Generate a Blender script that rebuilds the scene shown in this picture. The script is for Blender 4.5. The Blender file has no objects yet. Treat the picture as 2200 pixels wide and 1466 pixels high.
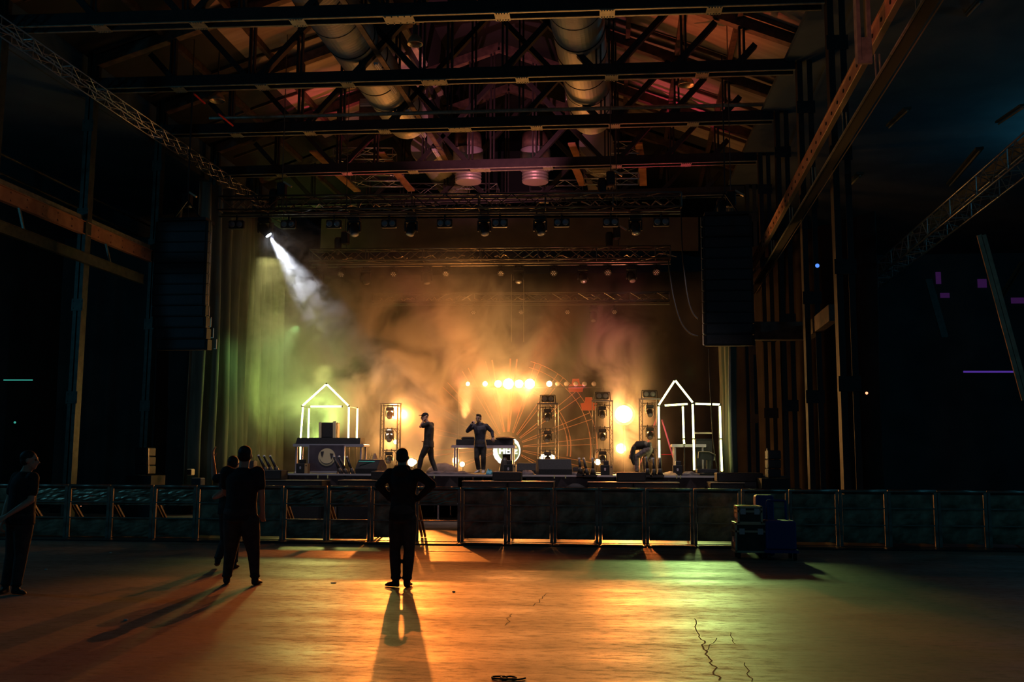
import bpy, bmesh, math, random
from mathutils import Vector, Matrix
random.seed(7)
ORD = ['first', 'second', 'third', 'fourth', 'fifth', 'sixth', 'seventh', 'eighth']
S = bpy.context.scene
COL = S.collection
V = Vector
# ------------------------------------------------------------------ camera
W_PX, H_PX, F_PX = 2200, 1466, 2139.0
EYE = V((0, 0, 1.6))
YAW, PITCH, ROLL = math.radians(5.0), math.atan(267/F_PX), 0.005
FWD = V((-math.sin(YAW)*math.cos(PITCH), math.cos(YAW)*math.cos(PITCH), math.sin(PITCH)))
RGT0 = V((math.cos(YAW), math.sin(YAW), 0)); UP0 = RGT0.cross(FWD)
RGT = RGT0*math.cos(ROLL) + UP0*math.sin(ROLL)
UPV = -RGT0*math.sin(ROLL) + UP0*math.cos(ROLL)
cd = bpy.data.cameras.new('camera'); cam = bpy.data.objects.new('camera', cd); COL.objects.link(cam)
cd.sensor_width = 36; cd.lens = F_PX/W_PX*36; cd.clip_end = 300
cam.matrix_world = Matrix(((RGT.x, UPV.x, -FWD.x, EYE.x), (RGT.y, UPV.y, -FWD.y, EYE.y), (RGT.z, UPV.z, -FWD.z, EYE.z), (0, 0, 0, 1)))
S.camera = cam
# ------------------------------------------------------------------ world, exposure
S.view_settings.view_transform = 'Standard'; S.view_settings.look = 'None'
S.view_settings.exposure = 0; S.view_settings.gamma = 1
wd = bpy.data.worlds.new('world'); S.world = wd; wd.use_nodes = True
wd.node_tree.nodes['Background'].inputs[0].default_value = (0.05, 0.46, 0.72, 1)
wd.node_tree.nodes['Background'].inputs[1].default_value = 0.045
S.cycles.volume_bounces = 0; S.cycles.max_bounces = 5; S.cycles.diffuse_bounces = 2; S.cycles.glossy_bounces = 2
S.cycles.transmission_bounces = 3; S.cycles.transparent_max_bounces = 8
S.cycles.adaptive_threshold = .025; S.cycles.volume_step_rate = 1.8; S.cycles.volume_max_steps = 96
S.cycles.sample_clamp_indirect = 3.0; S.cycles.caustics_reflective = False; S.cycles.caustics_refractive = False

def ray(px, py): return FWD + RGT*((px-1100)/F_PX) + UPV*((733-py)/F_PX)
def UC(px, py, zc): return EYE + ray(px, py)*zc
def UY(px, py, Y): r = ray(px, py); return EYE + r*(Y/r.y)
def UZ(px, py, z): r = ray(px, py); return EYE + r*((z-EYE.z)/r.z)
def PXM(Y): return F_PX/Y                      # pixels per metre, roughly
SK = math.radians(2.6)
DD = V((math.sin(SK), math.cos(SK), 0))        # direction of the hall's long side
# ------------------------------------------------------------------ lights
def light(name, kind, loc, color, power, size=0.1, aim=None, angle=60, blend=0.6, parent=None, spread=None):
    d = bpy.data.lights.new(name, kind); d.color = color; d.energy = power
    if kind == 'AREA': d.size = size
    else: d.shadow_soft_size = size
    if kind == 'SPOT': d.spot_size = math.radians(angle); d.spot_blend = blend
    o = bpy.data.objects.new(name, d); COL.objects.link(o); o.location = loc
    if aim is not None: o.rotation_euler = (V(aim)-V(loc)).to_track_quat('-Z', 'Y').to_euler()
    return o
AMBER = (1.0, 0.40, 0.09); ORANGE = (1.0, 0.27, 0.05); GREEN = (0.80, 1.0, 0.34); PINK = (1.0, 0.16, 0.30); WHITE = (0.85, 0.9, 1.0)
WARM = (1.0, 0.62, 0.26)
def LL(name, px, py, Y, col, pw, size=.12, f=.16, tz=-1.0, **k):
    """a lamp facing the hall: a wide forward beam plus a little spill all round"""
    p = UY(px, py, Y); light(name, 'SPOT', p+V((0, -.12, 0)), col, pw*(1-f)*1.2, size, aim=p+V((-.0, -10, tz)), angle=132, blend=1.0)
    return light(name, 'POINT', p+V((0, -.1, 0)), col, pw*f, size)
# lit lamps of the upstage row, the big ones between the towers, and floor lamps
for px, py, pw in ((1005, 826, 30), (1042, 826, 110), (1092, 828, 520), (1138, 827, 420), (1180, 825, 60)):
    LL('row_lamp_light', px, py, 35.9, AMBER, pw*1.3)
LL('big_lamp_light', 1340, 890, 34.0, AMBER, 1300, .26, .18)
LL('big_lamp_light', 1334, 966, 34.0, AMBER, 420, .16)
LL('tower_glow_light', 850, 885, 34.0, AMBER, 900, .16)
LL('tower_glow_light', 838, 950, 34.0, AMBER, 260, .1)
for px, py, pw in ((886, 994, 200), (979, 990, 120), (993, 998, 60), (1177, 984, 300), (1284, 992, 120), (1415, 1000, 15)):
    LL('floor_lamp_light', px, py, 33.4, AMBER, pw, .1)
# beams reaching the hall floor: lamps, a truss head, added spots for tube spill
def beam(px, py, Y, tx, ty, col, pw, ang, size=.2):
    p = UY(px, py, Y)+V((0, -.15, 0)); return light('floor_beam_light', 'SPOT', p, col, pw, size, aim=UZ(tx, ty, 0), angle=ang, blend=.8)
beam(1340, 890, 34, 1200, 1320, (1, .20, .025), 5500, 26, .3)
beam(884, 503, 28.7, 960, 1330, (1, .20, .025), 2200, 36, .035)
beam(868, 888, 33.9, 880, 1340, (1, .23, .03), 20000, 29, .09)
beam(1490, 790, 31, 1500, 1270, (.55, .88, .25), 2500, 24, .3)  # added green spot standing in for the tube house spill
beam(700, 800, 32.5, 620, 1290, (.8, .8, .2), 1300, 22, .3)  # same stand-in for the other tube house, no lamp there
beam(1092, 828, 35.9, 1080, 1300, (1, .22, .03), 1800, 36, .25)
for x0, tpx in ((-3, 700), (0, 1040), (3, 1400)):      # front-of-house spots high over the mixing desk
    light('house_spot_light', 'SPOT', (x0, 2.5, 10), (1, .84, .86), 1100, .1, aim=UY(tpx, 975, 29.5), angle=15, blend=.8)
for lx, ly, lz, pw in ((-19, 14, 7.5, 230), (20, 14, 8, 260), (15, 32, 10.5, 70), (-9, 4, 13, 40)):      # unseen teal fills added to lift the dark areas
    light('black_lift_fill', 'POINT', (lx, ly, lz), (.10, .62, 1.0), pw, .3)
# washes: added spots without fixtures, tinting the smoke, curtain and roof
def wash(px, py, Y, tpx, tpy, tY, col, pw, ang):
    a = UY(px, py, Y); return light('wash_fill', 'SPOT', a, col, pw, .15, aim=UY(tpx, tpy, tY), angle=ang, blend=.9)
GRN = (.70, 1.0, .22)
wash(700, 960, 31.6, 650, 780, 36, GRN, 3000, 70)
wash(560, 500, 33, 680, 860, 34.5, (1, .92, .3), 1500, 60)
wash(640, 700, 31.5, 450, 900, 31, (.4, 1, .3), 160, 90)
wash(930, 990, 36.0, 900, 600, 33, (1, .30, .06), 3000, 62)
wash(1090, 990, 36.5, 1060, 640, 34, AMBER, 1600, 55)
wash(1340, 985, 36, 1320, 640, 34, (1, .16, .16), 1500, 36)
wash(1100, 900, 35, 600, 110, 27.5, (1, .17, .045), 3000, 20)
wash(1100, 900, 35, 1480, 90, 27.5, (1, .14, .045), 3400, 22)
wash(1000, 900, 35, 1000, 150, 29, (1, .36, .09), 2300, 46)
wash(1050, 940, 37, 710, 235, 34, (1, .06, .15), 4500, 18)
wash(1200, 940, 37, 1480, 215, 34, (1, .06, .15), 4500, 20)
wash(1150, 940, 37, 1080, 330, 35.5, (1, .14, .30), 900, 26)
light('roof_fill', 'SPOT', UY(1100, 396, 30.5), (1, .30, .42), 900, .03, aim=UY(1050, 260, 35), angle=75)  # unseen pink spot added to brighten ducts and outlet boxes
for px in (640, 900, 1080, 1300, 1480):      # dim front wash hung on the front truss
    light('front_wash_light', 'SPOT', UY(px, 470, 27.2), (1, .80, .84), 400, .12, aim=UY(px, 1015, 29.2), angle=62, blend=1)
# ------------------------------------------------------------------ helpers
class MB:
    def __init__(s): s.v = []; s.f = []
    def add(s, vs, fs):
        b = len(s.v); s.v += [V(v) for v in vs]; s.f += [tuple(i+b for i in f) for f in fs]; return s
    def box(s, c, d, rz=0, rx=0, ry=0):
        M = Matrix.Rotation(rz, 3, 'Z') @ Matrix.Rotation(ry, 3, 'Y') @ Matrix.Rotation(rx, 3, 'X'); c = V(c)
        vs = [c + M @ V((x*d[0]/2, y*d[1]/2, z*d[2]/2)) for x in (-1, 1) for y in (-1, 1) for z in (-1, 1)]
        return s.add(vs, [(0, 1, 3, 2), (4, 6, 7, 5), (0, 4, 5, 1), (2, 3, 7, 6), (0, 2, 6, 4), (1, 5, 7, 3)])
    def bbox(s, c, d, b=.02, rz=0):
        """box with chamfered vertical and top edges"""
        M = Matrix.Rotation(rz, 3, 'Z'); c = V(c); x, y, z = d[0]/2, d[1]/2, d[2]/2
        rings = []
        for zz, i in ((-z, b), (-z+b, 0), (z-b, 0), (z, b)):
            X, Y = x-i, y-i; q = b*.6
            rings.append([c+M@V(p) for p in ((-X+q, -Y, zz), (X-q, -Y, zz), (X, -Y+q, zz), (X, Y-q, zz), (X-q, Y, zz), (-X+q, Y, zz), (-X, Y-q, zz), (-X, -Y+q, zz))])
        return s.rings(rings)
    def rings(s, R, closed=True, cap=True):
        n = len(R[0]); vs = [p for r in R for p in r]; fs = []
        for i in range(len(R)-1):
            for j in range(n if closed else n-1):
                k = (j+1) % n; fs.append((i*n+j, i*n+k, (i+1)*n+k, (i+1)*n+j))
        if cap and closed: fs += [tuple(range(n))[::-1], tuple((len(R)-1)*n+j for j in range(n))]
        return s.add(vs, fs)
    def bar(s, a, b, w, h=None, up=(0, 0, 1)):
        a, b = V(a), V(b); h = h or w; d = (b-a)
        if d.length < 1e-6: return s
        d.normalize(); u = V(up)
        if abs(d.dot(u)) > .98: u = V((0, 1, 0))
        x = d.cross(u).normalized(); y = x.cross(d)
        R = [[p+x*(i*w/2)+y*(j*h/2) for i, j in ((-1, -1), (1, -1), (1, 1), (-1, 1))] for p in (a, b)]
        return s.rings(R)
    def tube(s, a, b, r, r2=None, n=10):
        return s.cone(a, b, r, r if r2 is None else r2, n)
    def cone(s, a, b, r1, r2, n=12, cap=True):
        a, b = V(a), V(b); d = (b-a).normalized(); u = V((0, 0, 1)) if abs(d.z) < .95 else V((0, 1, 0))
        x = d.cross(u).normalized(); y = x.cross(d)
        return s.rings([[p+x*(r*math.cos(t*2*math.pi/n))+y*(r*math.sin(t*2*math.pi/n)) for t in range(n)] for p, r in ((a, r1), (b, r2))], cap=cap)
    def lathe(s, base, axis, prof, n=20, cap=True):
        """prof: list of (distance along axis, radius)"""
        base = V(base); d = V(axis).normalized(); u = V((0, 0, 1)) if abs(d.z) < .95 else V((0, 1, 0))
        x = d.cross(u).normalized(); y = x.cross(d)
        return s.rings([[base+d*h+x*(r*math.cos(t*2*math.pi/n))+y*(r*math.sin(t*2*math.pi/n)) for t in range(n)] for h, r in prof], cap=cap)
    def path(s, pts, r, n=6):
        pts = [V(p) for p in pts]; R = []; px = None
        for i, p in enumerate(pts):
            d = (pts[min(i+1, len(pts)-1)]-pts[max(i-1, 0)]).normalized()
            if px is None: u = V((0, 0, 1)) if abs(d.z) < .9 else V((0, 1, 0)); x = d.cross(u).normalized()
            else: x = (px-d*px.dot(d)).normalized()
            px = x; y = x.cross(d)
            R.append([p+x*(r*math.cos(t*2*math.pi/n))+y*(r*math.sin(t*2*math.pi/n)) for t in range(n)])
        return s.rings(R)
    def ball(s, c, r, n=12, m=8):
        c = V(c); r = V(r) if hasattr(r, '__len__') else V((r, r, r)); R = []
        for i in range(m+1):
            t = math.pi*(i/m); t = min(max(t, .02), math.pi-.02)
            R.append([c+V((r.x*math.sin(t)*math.cos(j*2*math.pi/n), r.y*math.sin(t)*math.sin(j*2*math.pi/n), r.z*math.cos(t))) for j in range(n)])
        return s.rings(R[::-1])
    def poly(s, pts, t):
        """extrude a polygon (list of 3D points) by vector t"""
        n = len(pts); t = V(t); vs = [V(p) for p in pts]+[V(p)+t for p in pts]
        return s.add(vs, [tuple(range(n))[::-1], tuple(range(n, 2*n))]+[(i, (i+1) % n, n+(i+1) % n, n+i) for i in range(n)])
    def build(s, name, mat, parent=None, smooth=False):
        me = bpy.data.meshes.new(name)
        o0 = parent_world(parent) if parent else V((0, 0, 0))
        me.from_pydata([tuple(v-o0) for v in s.v], [], s.f)
        me.materials.append(mat)
        bm = bmesh.new(); bm.from_mesh(me); bmesh.ops.recalc_face_normals(bm, faces=bm.faces); bm.to_mesh(me); bm.free()
        if smooth:
            for p in me.polygons: p.use_smooth = True
        o = bpy.data.objects.new(name, me); COL.objects.link(o)
        if parent: o.parent = parent
        return o
def parent_world(p):
    o = V((0, 0, 0))
    while p is not None: o += p.location; p = p.parent
    return o
def tag(o, label, cat, group=None, kind=None):
    o['label'] = label; o['category'] = cat
    if group: o['group'] = group
    if kind: o['kind'] = kind
    return o
def thing(name, label, cat, loc=(0, 0, 0), group=None):
    o = bpy.data.objects.new(name, None); COL.objects.link(o); o.location = loc; o.empty_display_size = .1
    return tag(o, label, cat, group)
def struct(name, mb, mat, smooth=False):
    o = mb.build(name, mat, smooth=smooth); o['kind'] = 'structure'; return o
def dup(o, loc=None, label=None, group=None, parent=None, rz=None, sc=None):
    kids = [c for c in bpy.data.objects if c.parent == o]
    c = o.copy(); COL.objects.link(c)
    if parent is not None: c.parent = parent
    if loc is not None: c.location = loc
    if rz is not None: c.rotation_euler = (0, 0, rz)
    if sc is not None: c.scale = (sc, sc, sc)
    if label: c['label'] = label
    if group: c['group'] = group
    for k in kids: dup(k, parent=c)
    return c
def kid(o, name):
    for c in bpy.data.objects:
        if c.parent == o and c.name.split('.')[0] == name: return c
# ------------------------------------------------------------------ materials
def mat(name, col, rough=.6, metal=0, spec=.5, emit=None, es=0):
    m = bpy.data.materials.new(name); m.use_nodes = True; b = m.node_tree.nodes['Principled BSDF']
    b.inputs['Base Color'].default_value = (*col, 1); b.inputs['Roughness'].default_value = rough
    b.inputs['Metallic'].default_value = metal; b.inputs['Specular IOR Level'].default_value = spec
    if emit: b.inputs['Emission Color'].default_value = (*emit, 1); b.inputs['Emission Strength'].default_value = es
    return m
def vary(m, c1, c2, scale=3, detail=4, stretch=(1, 1, 1), bump=0, rough=None, lo=.35, hi=.65):
    """mottle a material between two of its own colours with noise"""
    nt = m.node_tree; b = nt.nodes['Principled BSDF']
    tc = nt.nodes.new('ShaderNodeTexCoord'); mp = nt.nodes.new('ShaderNodeMapping'); nz = nt.nodes.new('ShaderNodeTexNoise'); rp = nt.nodes.new('ShaderNodeValToRGB')
    nt.links.new(tc.outputs['Object'], mp.inputs[0]); nt.links.new(mp.outputs[0], nz.inputs['Vector']); nt.links.new(nz.outputs[0], rp.inputs[0])
    mp.inputs['Scale'].default_value = stretch; nz.inputs['Scale'].default_value = scale; nz.inputs['Detail'].default_value = detail
    rp.color_ramp.elements[0].position = lo; rp.color_ramp.elements[1].position = hi
    rp.color_ramp.elements[0].color = (*c1, 1); rp.color_ramp.elements[1].color = (*c2, 1)
    nt.links.new(rp.outputs[0], b.inputs['Base Color'])
    if bump:
        bp = nt.nodes.new('ShaderNodeBump'); bp.inputs['Strength'].default_value = bump; bp.inputs['Distance'].default_value = .02
        nt.links.new(nz.outputs[0], bp.inputs['Height']); nt.links.new(bp.outputs[0], b.inputs['Normal'])
    if rough:
        mr = nt.nodes.new('ShaderNodeMapRange'); mr.inputs[3].default_value = rough[0]; mr.inputs[4].default_value = rough[1]
        nt.links.new(nz.outputs[0], mr.inputs[0]); nt.links.new(mr.outputs[0], b.inputs['Roughness'])
    return m
M = {}
M['steel'] = vary(mat('painted_steel', (.05, .065, .05), .5, .2), (.03, .045, .035), (.07, .085, .065), 6)
M['chord'] = vary(mat('chord_paint', (.30, .30, .22), .4, .2), (.22, .22, .16), (.36, .34, .25), 8)
M['brownsteel'] = vary(mat('brown_steel', (.12, .08, .06), .5, .2), (.08, .055, .045), (.17, .11, .08), 5)
M['shadesteel'] = vary(mat('shaded_brown_steel', (.02, .016, .015), .7, 0), (.014, .011, .011), (.026, .02, .018), 5)  # near black tone paints in the shade on backlit and unlit steel
M['girder'] = vary(mat('girder_paint', (.55, .25, .14), .45, .1), (.40, .17, .09), (.62, .30, .17), 2.5)
M['roof'] = vary(mat('roof_boards', (.45, .36, .30), .8), (.38, .30, .25), (.50, .40, .33), 1.0, 3, (.6, 4, 1))
M['roofdark'] = mat('monitor_and_unlit_roof', (.03, .03, .03), .8)
M['wall'] = vary(mat('hall_wall', (.08, .10, .10), .9), (.06, .08, .085), (.10, .125, .13), .6)
M['duct'] = mat('duct_metal', (.50, .46, .38), .5, .55)
M['ductshiny'] = mat('polished_duct', (.75, .7, .72), .32, .55)
M['alu'] = mat('truss_aluminium', (.62, .60, .57), .33, .9)
M['black'] = mat('black_powder_coat', (.018, .018, .02), .45)
M['blacktruss'] = mat('dark_truss', (.17, .16, .15), .3, .7)
M['cab'] = vary(mat('speaker_black', (.015, .016, .018), .7), (.011, .012, .014), (.022, .023, .025), 40)
M['grille'] = vary(mat('speaker_grille', (.04, .04, .045), .6, .3), (.025, .025, .028), (.06, .06, .065), 90, 1)
M['velvet'] = vary(mat('stage_curtain', (.14, .15, .11), .9), (.10, .11, .08), (.17, .18, .13), 2, 3, (3, 3, .3))
M['backcloth'] = vary(mat('backcloth', (.045, .04, .035), .95), (.035, .03, .028), (.06, .05, .045), 1)
M['deck'] = vary(mat('stage_deck', (.05, .05, .055), .5), (.04, .04, .042), (.09, .085, .085), 4)
M['edge'] = mat('stage_edge_trim', (.70, .66, .68), .4, .3)
M['skirt'] = vary(mat('stage_skirt_cloth', (.06, .045, .05), .9), (.05, .035, .04), (.08, .06, .06), 3)
M['silver'] = mat('table_silver', (.62, .58, .64), .35, .6)
M['lens'] = mat('unlit_lens', (.30, .30, .32), .08, .2)
M['glass'] = mat('fixture_glass', (.12, .13, .15), .05, 0, .9)
M['barrier'] = vary(mat('barrier_aluminium', (.30, .24, .20), .38, .75), (.20, .16, .13), (.42, .34, .28), 5)
M['panel'] = vary(mat('barrier_sheet', (.36, .24, .17), .35, .6), (.14, .09, .06), (.62, .42, .28), 2.6, 5, (1, 1, 1.3), .35, (.22, .5))
M['wood'] = mat('launcher_side_panel', (.62, .38, .16), .5)
M['cream'] = mat('cream_print', (.85, .72, .42), .5)
M['ink'] = mat('dark_print', (.05, .045, .05), .6)
M['acryl'] = vary(mat('smoked_panel', (.14, .11, .13), .12, .2), (.10, .08, .10), (.17, .14, .16), 2)
M['logo'] = mat('emissive_logo', (.9, .95, .9), .5, 0, .5, (.92, 1, .84), 1.15)  # emission built into the white ring and letters
M['logodisc'] = mat('logo_disc', (.42, .42, .20), .6)
M['wheel'] = mat('wheel_print', (.80, .38, .24), .6)
M['wheelred'] = mat('gondola_print', (.75, .12, .05), .6)
M['lamp'] = mat('lit_lamp_face', (1, .8, .5), .4, 0, .5, (1, .72, .36), 26)
M['tubeon'] = mat('lit_led_tube', (1, 1, .7), .4, 0, .5, (.93, 1.0, .36), 8.0)
M['whitebeam'] = mat('lit_white_lens', (1, 1, 1), .3, 0, .5, (.8, .88, 1), 12)
M['red'] = mat('red_plastic', (.7, .03, .04), .4)
M['redrod'] = mat('red_rod', (.75, .04, .03), .5)
M['blue'] = mat('blue_plastic', (.02, .05, .22), .6)
M['case'] = vary(mat('flight_case_board', (.05, .045, .035), .45), (.035, .03, .025), (.07, .06, .05), 6)
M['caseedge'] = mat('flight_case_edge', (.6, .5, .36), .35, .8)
M['rubber'] = mat('rubber', (.012, .012, .012), .7)
M['cloth1'] = vary(mat('dark_blanket', (.10, .08, .09), .9), (.06, .05, .055), (.15, .12, .13), 6)
M['cyan'] = mat('cyan_bag', (.10, .42, .55), .5)
M['pinkpaint'] = mat('pink_strut', (.80, .20, .38), .4)
M['bagtan'] = vary(mat('tan_cover', (.26, .17, .12), .85), (.18, .11, .08), (.34, .22, .16), 4)
M['skin'] = mat('skin', (.62, .36, .25), .55)
M['hair'] = mat('dark_hair', (.02, .014, .01), .6)
M['blackcloth'] = vary(mat('black_cloth', (.02, .018, .018), .85), (.014, .013, .013), (.03, .026, .024), 12, 4, (1, 1, 1), .3)
M['navy'] = vary(mat('navy_jacket', (.05, .045, .065), .6), (.03, .028, .04), (.085, .08, .11), 7, 4, (1, 1, 1), .6)
M['shirt'] = vary(mat('charcoal_tee', (.05, .04, .038), .85), (.035, .03, .028), (.07, .06, .05), 9, 4, (1, 1, 1), .5)
M['trous'] = vary(mat('dark_trousers', (.045, .04, .038), .8), (.03, .027, .026), (.065, .055, .05), 9, 4, (1, 1, 1), .5)
M['jeans'] = vary(mat('grey_jeans', (.14, .11, .11), .8), (.09, .07, .07), (.2, .16, .15), 14, 4)
M['shoe'] = mat('black_shoe', (.02, .018, .018), .5)
M['sole'] = mat('pale_shoe', (.75, .68, .62), .5)
M['tape'] = mat('yellow_tape', (.8, .75, .3), .5)
M['dome'] = mat('lamp_dome', (.55, .42, .26), .35, .6)
M['teal'] = mat('teal_indicator', (.1, .6, .5), .4, 0, .5, (.1, .9, .7), .35)
M['violet'] = mat('violet_strip_light', (.3, .1, .8), .4, 0, .5, (.25, .08, .9), .25)
M['reddot'] = mat('red_indicator', (1, .2, .1), .4, 0, .5, (1, .25, .12), 3)
M['bluedot'] = mat('blue_indicator', (.1, .3, 1), .4, 0, .5, (.1, .3, 1), 1)
# ------------------------------------------------------------------ the hall
def floor_material():
    m = mat('hall_concrete', (.3, .25, .2), .35); nt = m.node_tree; L = nt.links.new; b = nt.nodes['Principled BSDF']; N = nt.nodes.new
    tc = N('ShaderNodeTexCoord')
    def noise(sc, det, st, rot=0):
        mp = N('ShaderNodeMapping'); nz = N('ShaderNodeTexNoise'); L(tc.outputs['Object'], mp.inputs[0]); L(mp.outputs[0], nz.inputs['Vector'])
        mp.inputs['Scale'].default_value = st; mp.inputs['Rotation'].default_value = (0, 0, rot)
        nz.inputs['Scale'].default_value = sc; nz.inputs['Detail'].default_value = det; nz.inputs['Roughness'].default_value = .62; return nz.outputs[0]
    def mr(x, a, b_, c, d):
        n = N('ShaderNodeMapRange'); L(x, n.inputs[0]); n.inputs[1].default_value = a; n.inputs[2].default_value = b_; n.inputs[3].default_value = c; n.inputs[4].default_value = d; return n.outputs[0]
    def mul(x, y):
        n = N('ShaderNodeMath'); n.operation = 'MULTIPLY'; L(x, n.inputs[0]); L(y, n.inputs[1]); return n.outputs[0]
    big = noise(.55, 5, (1, 1, 1)); streak = noise(1.0, 6, (.35, 1.6, 1), .2); fine = noise(9, 6, (.6, 1.4, 1)); grit = noise(38, 4, (1, 1, 1))
    rp = N('ShaderNodeValToRGB'); L(big, rp.inputs[0]); e = rp.color_ramp.elements
    e[0].position = .3; e[1].position = .7; e[0].color = (.22, .155, .11, 1); e[1].color = (.38, .28, .20, 1)
    v = mul(mul(mr(streak, .3, .6, .6, 1.05), mr(fine, .34, .50, .42, 1.0)), mr(grit, .3, .45, .55, 1.0))
    mx = N('ShaderNodeMix'); mx.data_type = 'RGBA'; mx.blend_type = 'MULTIPLY'; mx.inputs['Factor'].default_value = 1
    L(rp.outputs[0], mx.inputs['A']); cb = N('ShaderNodeCombineColor'); [L(v, cb.inputs[i]) for i in range(3)]; L(cb.outputs[0], mx.inputs['B'])
    L(mx.outputs['Result'], b.inputs['Base Color'])
    add = N('ShaderNodeMath'); add.operation = 'ADD'; L(mr(streak, .3, .7, .62, .40), add.inputs[0]); L(mr(fine, .35, .6, .10, -.02), add.inputs[1])
    L(add.outputs[0], b.inputs['Roughness'])
    bp = N('ShaderNodeBump'); bp.inputs['Strength'].default_value = .22; bp.inputs['Distance'].default_value = .012
    a2 = N('ShaderNodeMath'); a2.operation = 'ADD'; L(fine, a2.inputs[0]); L(streak, a2.inputs[1]); L(a2.outputs[0], bp.inputs['Height']); L(bp.outputs[0], b.inputs['Normal'])
    b.inputs['Specular IOR Level'].default_value = .42
    return m
M['floor'] = floor_material()
M['crack'] = mat('crack_dirt', (.03, .022, .018), .9)
fl = struct('floor', MB().box((0, 22, -.05), (64, 60, .1)), M['floor'])
def floor_line(pts, w, name='crack'):
    mb = MB(); P = [UZ(x, y, 0) for x, y in pts]
    for a, b in zip(P, P[1:]):
        d = (b-a).normalized(); n = V((-d.y, d.x, 0))*w*.28; z = V((0, 0, .0025))
        mb.add([a-n+z, b-n+z, b+n+z, a+n+z], [(0, 1, 2, 3)])
    o = mb.build(name, M['crack'], fl); return o
def wiggle(a, b, n, amp):
    r = []
    for i in range(n+1):
        t = i/n; r.append((a[0]+(b[0]-a[0])*t+random.uniform(-amp, amp)*(0 < i < n), a[1]+(b[1]-a[1])*t+random.uniform(-amp, amp)*.35*(0 < i < n)))
    return r
floor_line(wiggle((1492, 1330), (1507, 1376), 8, 5), .022)
floor_line(wiggle((1507, 1376), (1522, 1412), 9, 6), .03)
floor_line(wiggle((1522, 1412), (1545, 1462), 12, 7), .026)
floor_line(wiggle((1515, 1400), (1540, 1372), 6, 4), .016)
floor_line(wiggle((1180, 1275), (1145, 1303), 10, 5), .02)
floor_line(wiggle((1100, 1320), (1085, 1345), 8, 6), .014)
floor_line(wiggle((1570, 1360), (1580, 1385), 8, 4), .014)
floor_line(wiggle((1600, 1425), (1615, 1466), 8, 6), .016)
floor_line(wiggle((1170, 1283), (1640, 1290), 26, 3), .012)
floor_line(wiggle((560, 1298), (1120, 1300), 30, 2), .010)
floor_line(wiggle((900, 1277), (1480, 1283), 30, 2), .009)
floor_line(wiggle((1090, 1300), (1470, 1304), 18, 4), .018)
# columns and beams, one bay every four metres
ZC = [24.7, 28.8, 32.6, 36.7, 40.6]
left_px = [(12, 66), (207, 196), (352, 293), (466, 380), (556, 447)]
right_px = [(1768, 14), (1706, 155), (1660, 262), (1625, 349), (1598, 420)]
COLS = []
for (lx, ly), (rx, ry), zc in zip(left_px, right_px, ZC):
    A = UC(lx, ly, zc); B = UY(rx, ry, A.y); COLS.append((A, B))
ZB = 12.3
lab = ['nearest of the row, the one whose roof girder crosses the top of the picture', 'second of the row from the viewer', 'third of the row from the viewer', 'fourth of the row, just before the stage', 'fifth of the row, beside the stage curtain']
def lattice_column(name, x, y, z0, z1, w, mt, label, grp):
    t = thing(name, label, 'column', (x, y, z0), grp); d = .14
    for s in (-1, 1):
        mb = MB(); mb.box((x+s*(w/2-d/2), y, (z0+z1)/2), (.03, .3, z1-z0)); mb.box((x+s*(w/2-d/2-.0)-s*.05, y-.15, (z0+z1)/2), (d, .02, z1-z0)); mb.build('upright', mt, t)
    z = z0+.8
    mb = MB()
    while z < z1:
        mb.box((x, y-.17, z), (w*.96, .02, .34)); 
        for sx in (-1, 1):
            for zz in (-.1, .1): mb.box((x+sx*w*.36, y-.185, z+zz), (.04, .02, .04))
        z += 2.6
    mb.build('batten', mt, t); return t
for i, (A, B) in enumerate(COLS):
    lattice_column('steel_column', A.x-.1, A.y, 0, 15.2, .34, M['steel'], 'green grey riveted steel column along the wall with the dim upper balcony, '+lab[i].split(',')[0], 'columns of the balcony side')
    lattice_column('steel_column', B.x+.25, B.y, 0, 15.6, .5, M['shadesteel'], 'brown latticed steel column under the long bolted crane girder, '+lab[i].split(',')[0], 'columns of the bolted girder side')
tlab = ['wide steel roof girder nearest the viewer, top edge lost in the dark', 'second steel roof girder from the viewer, passing under both ribbed ducts', 'third steel roof girder from the viewer, with a gold lit pipe along its top', 'fourth steel roof girder, passing over the two square trusses', 'farthest dark green roof girder, right above the front lighting truss']
XC = UY(1010, 100, COLS[1][0].y).x     # middle of the nave
RIDGE = 17.0
def roof_z(x, xl, xr):
    if x < XC: return 13.4+(RIDGE-13.4)*(x-xl)/(XC-xl)
    return 13.4+(RIDGE-13.4)*(xr-x)/(xr-XC)
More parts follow.
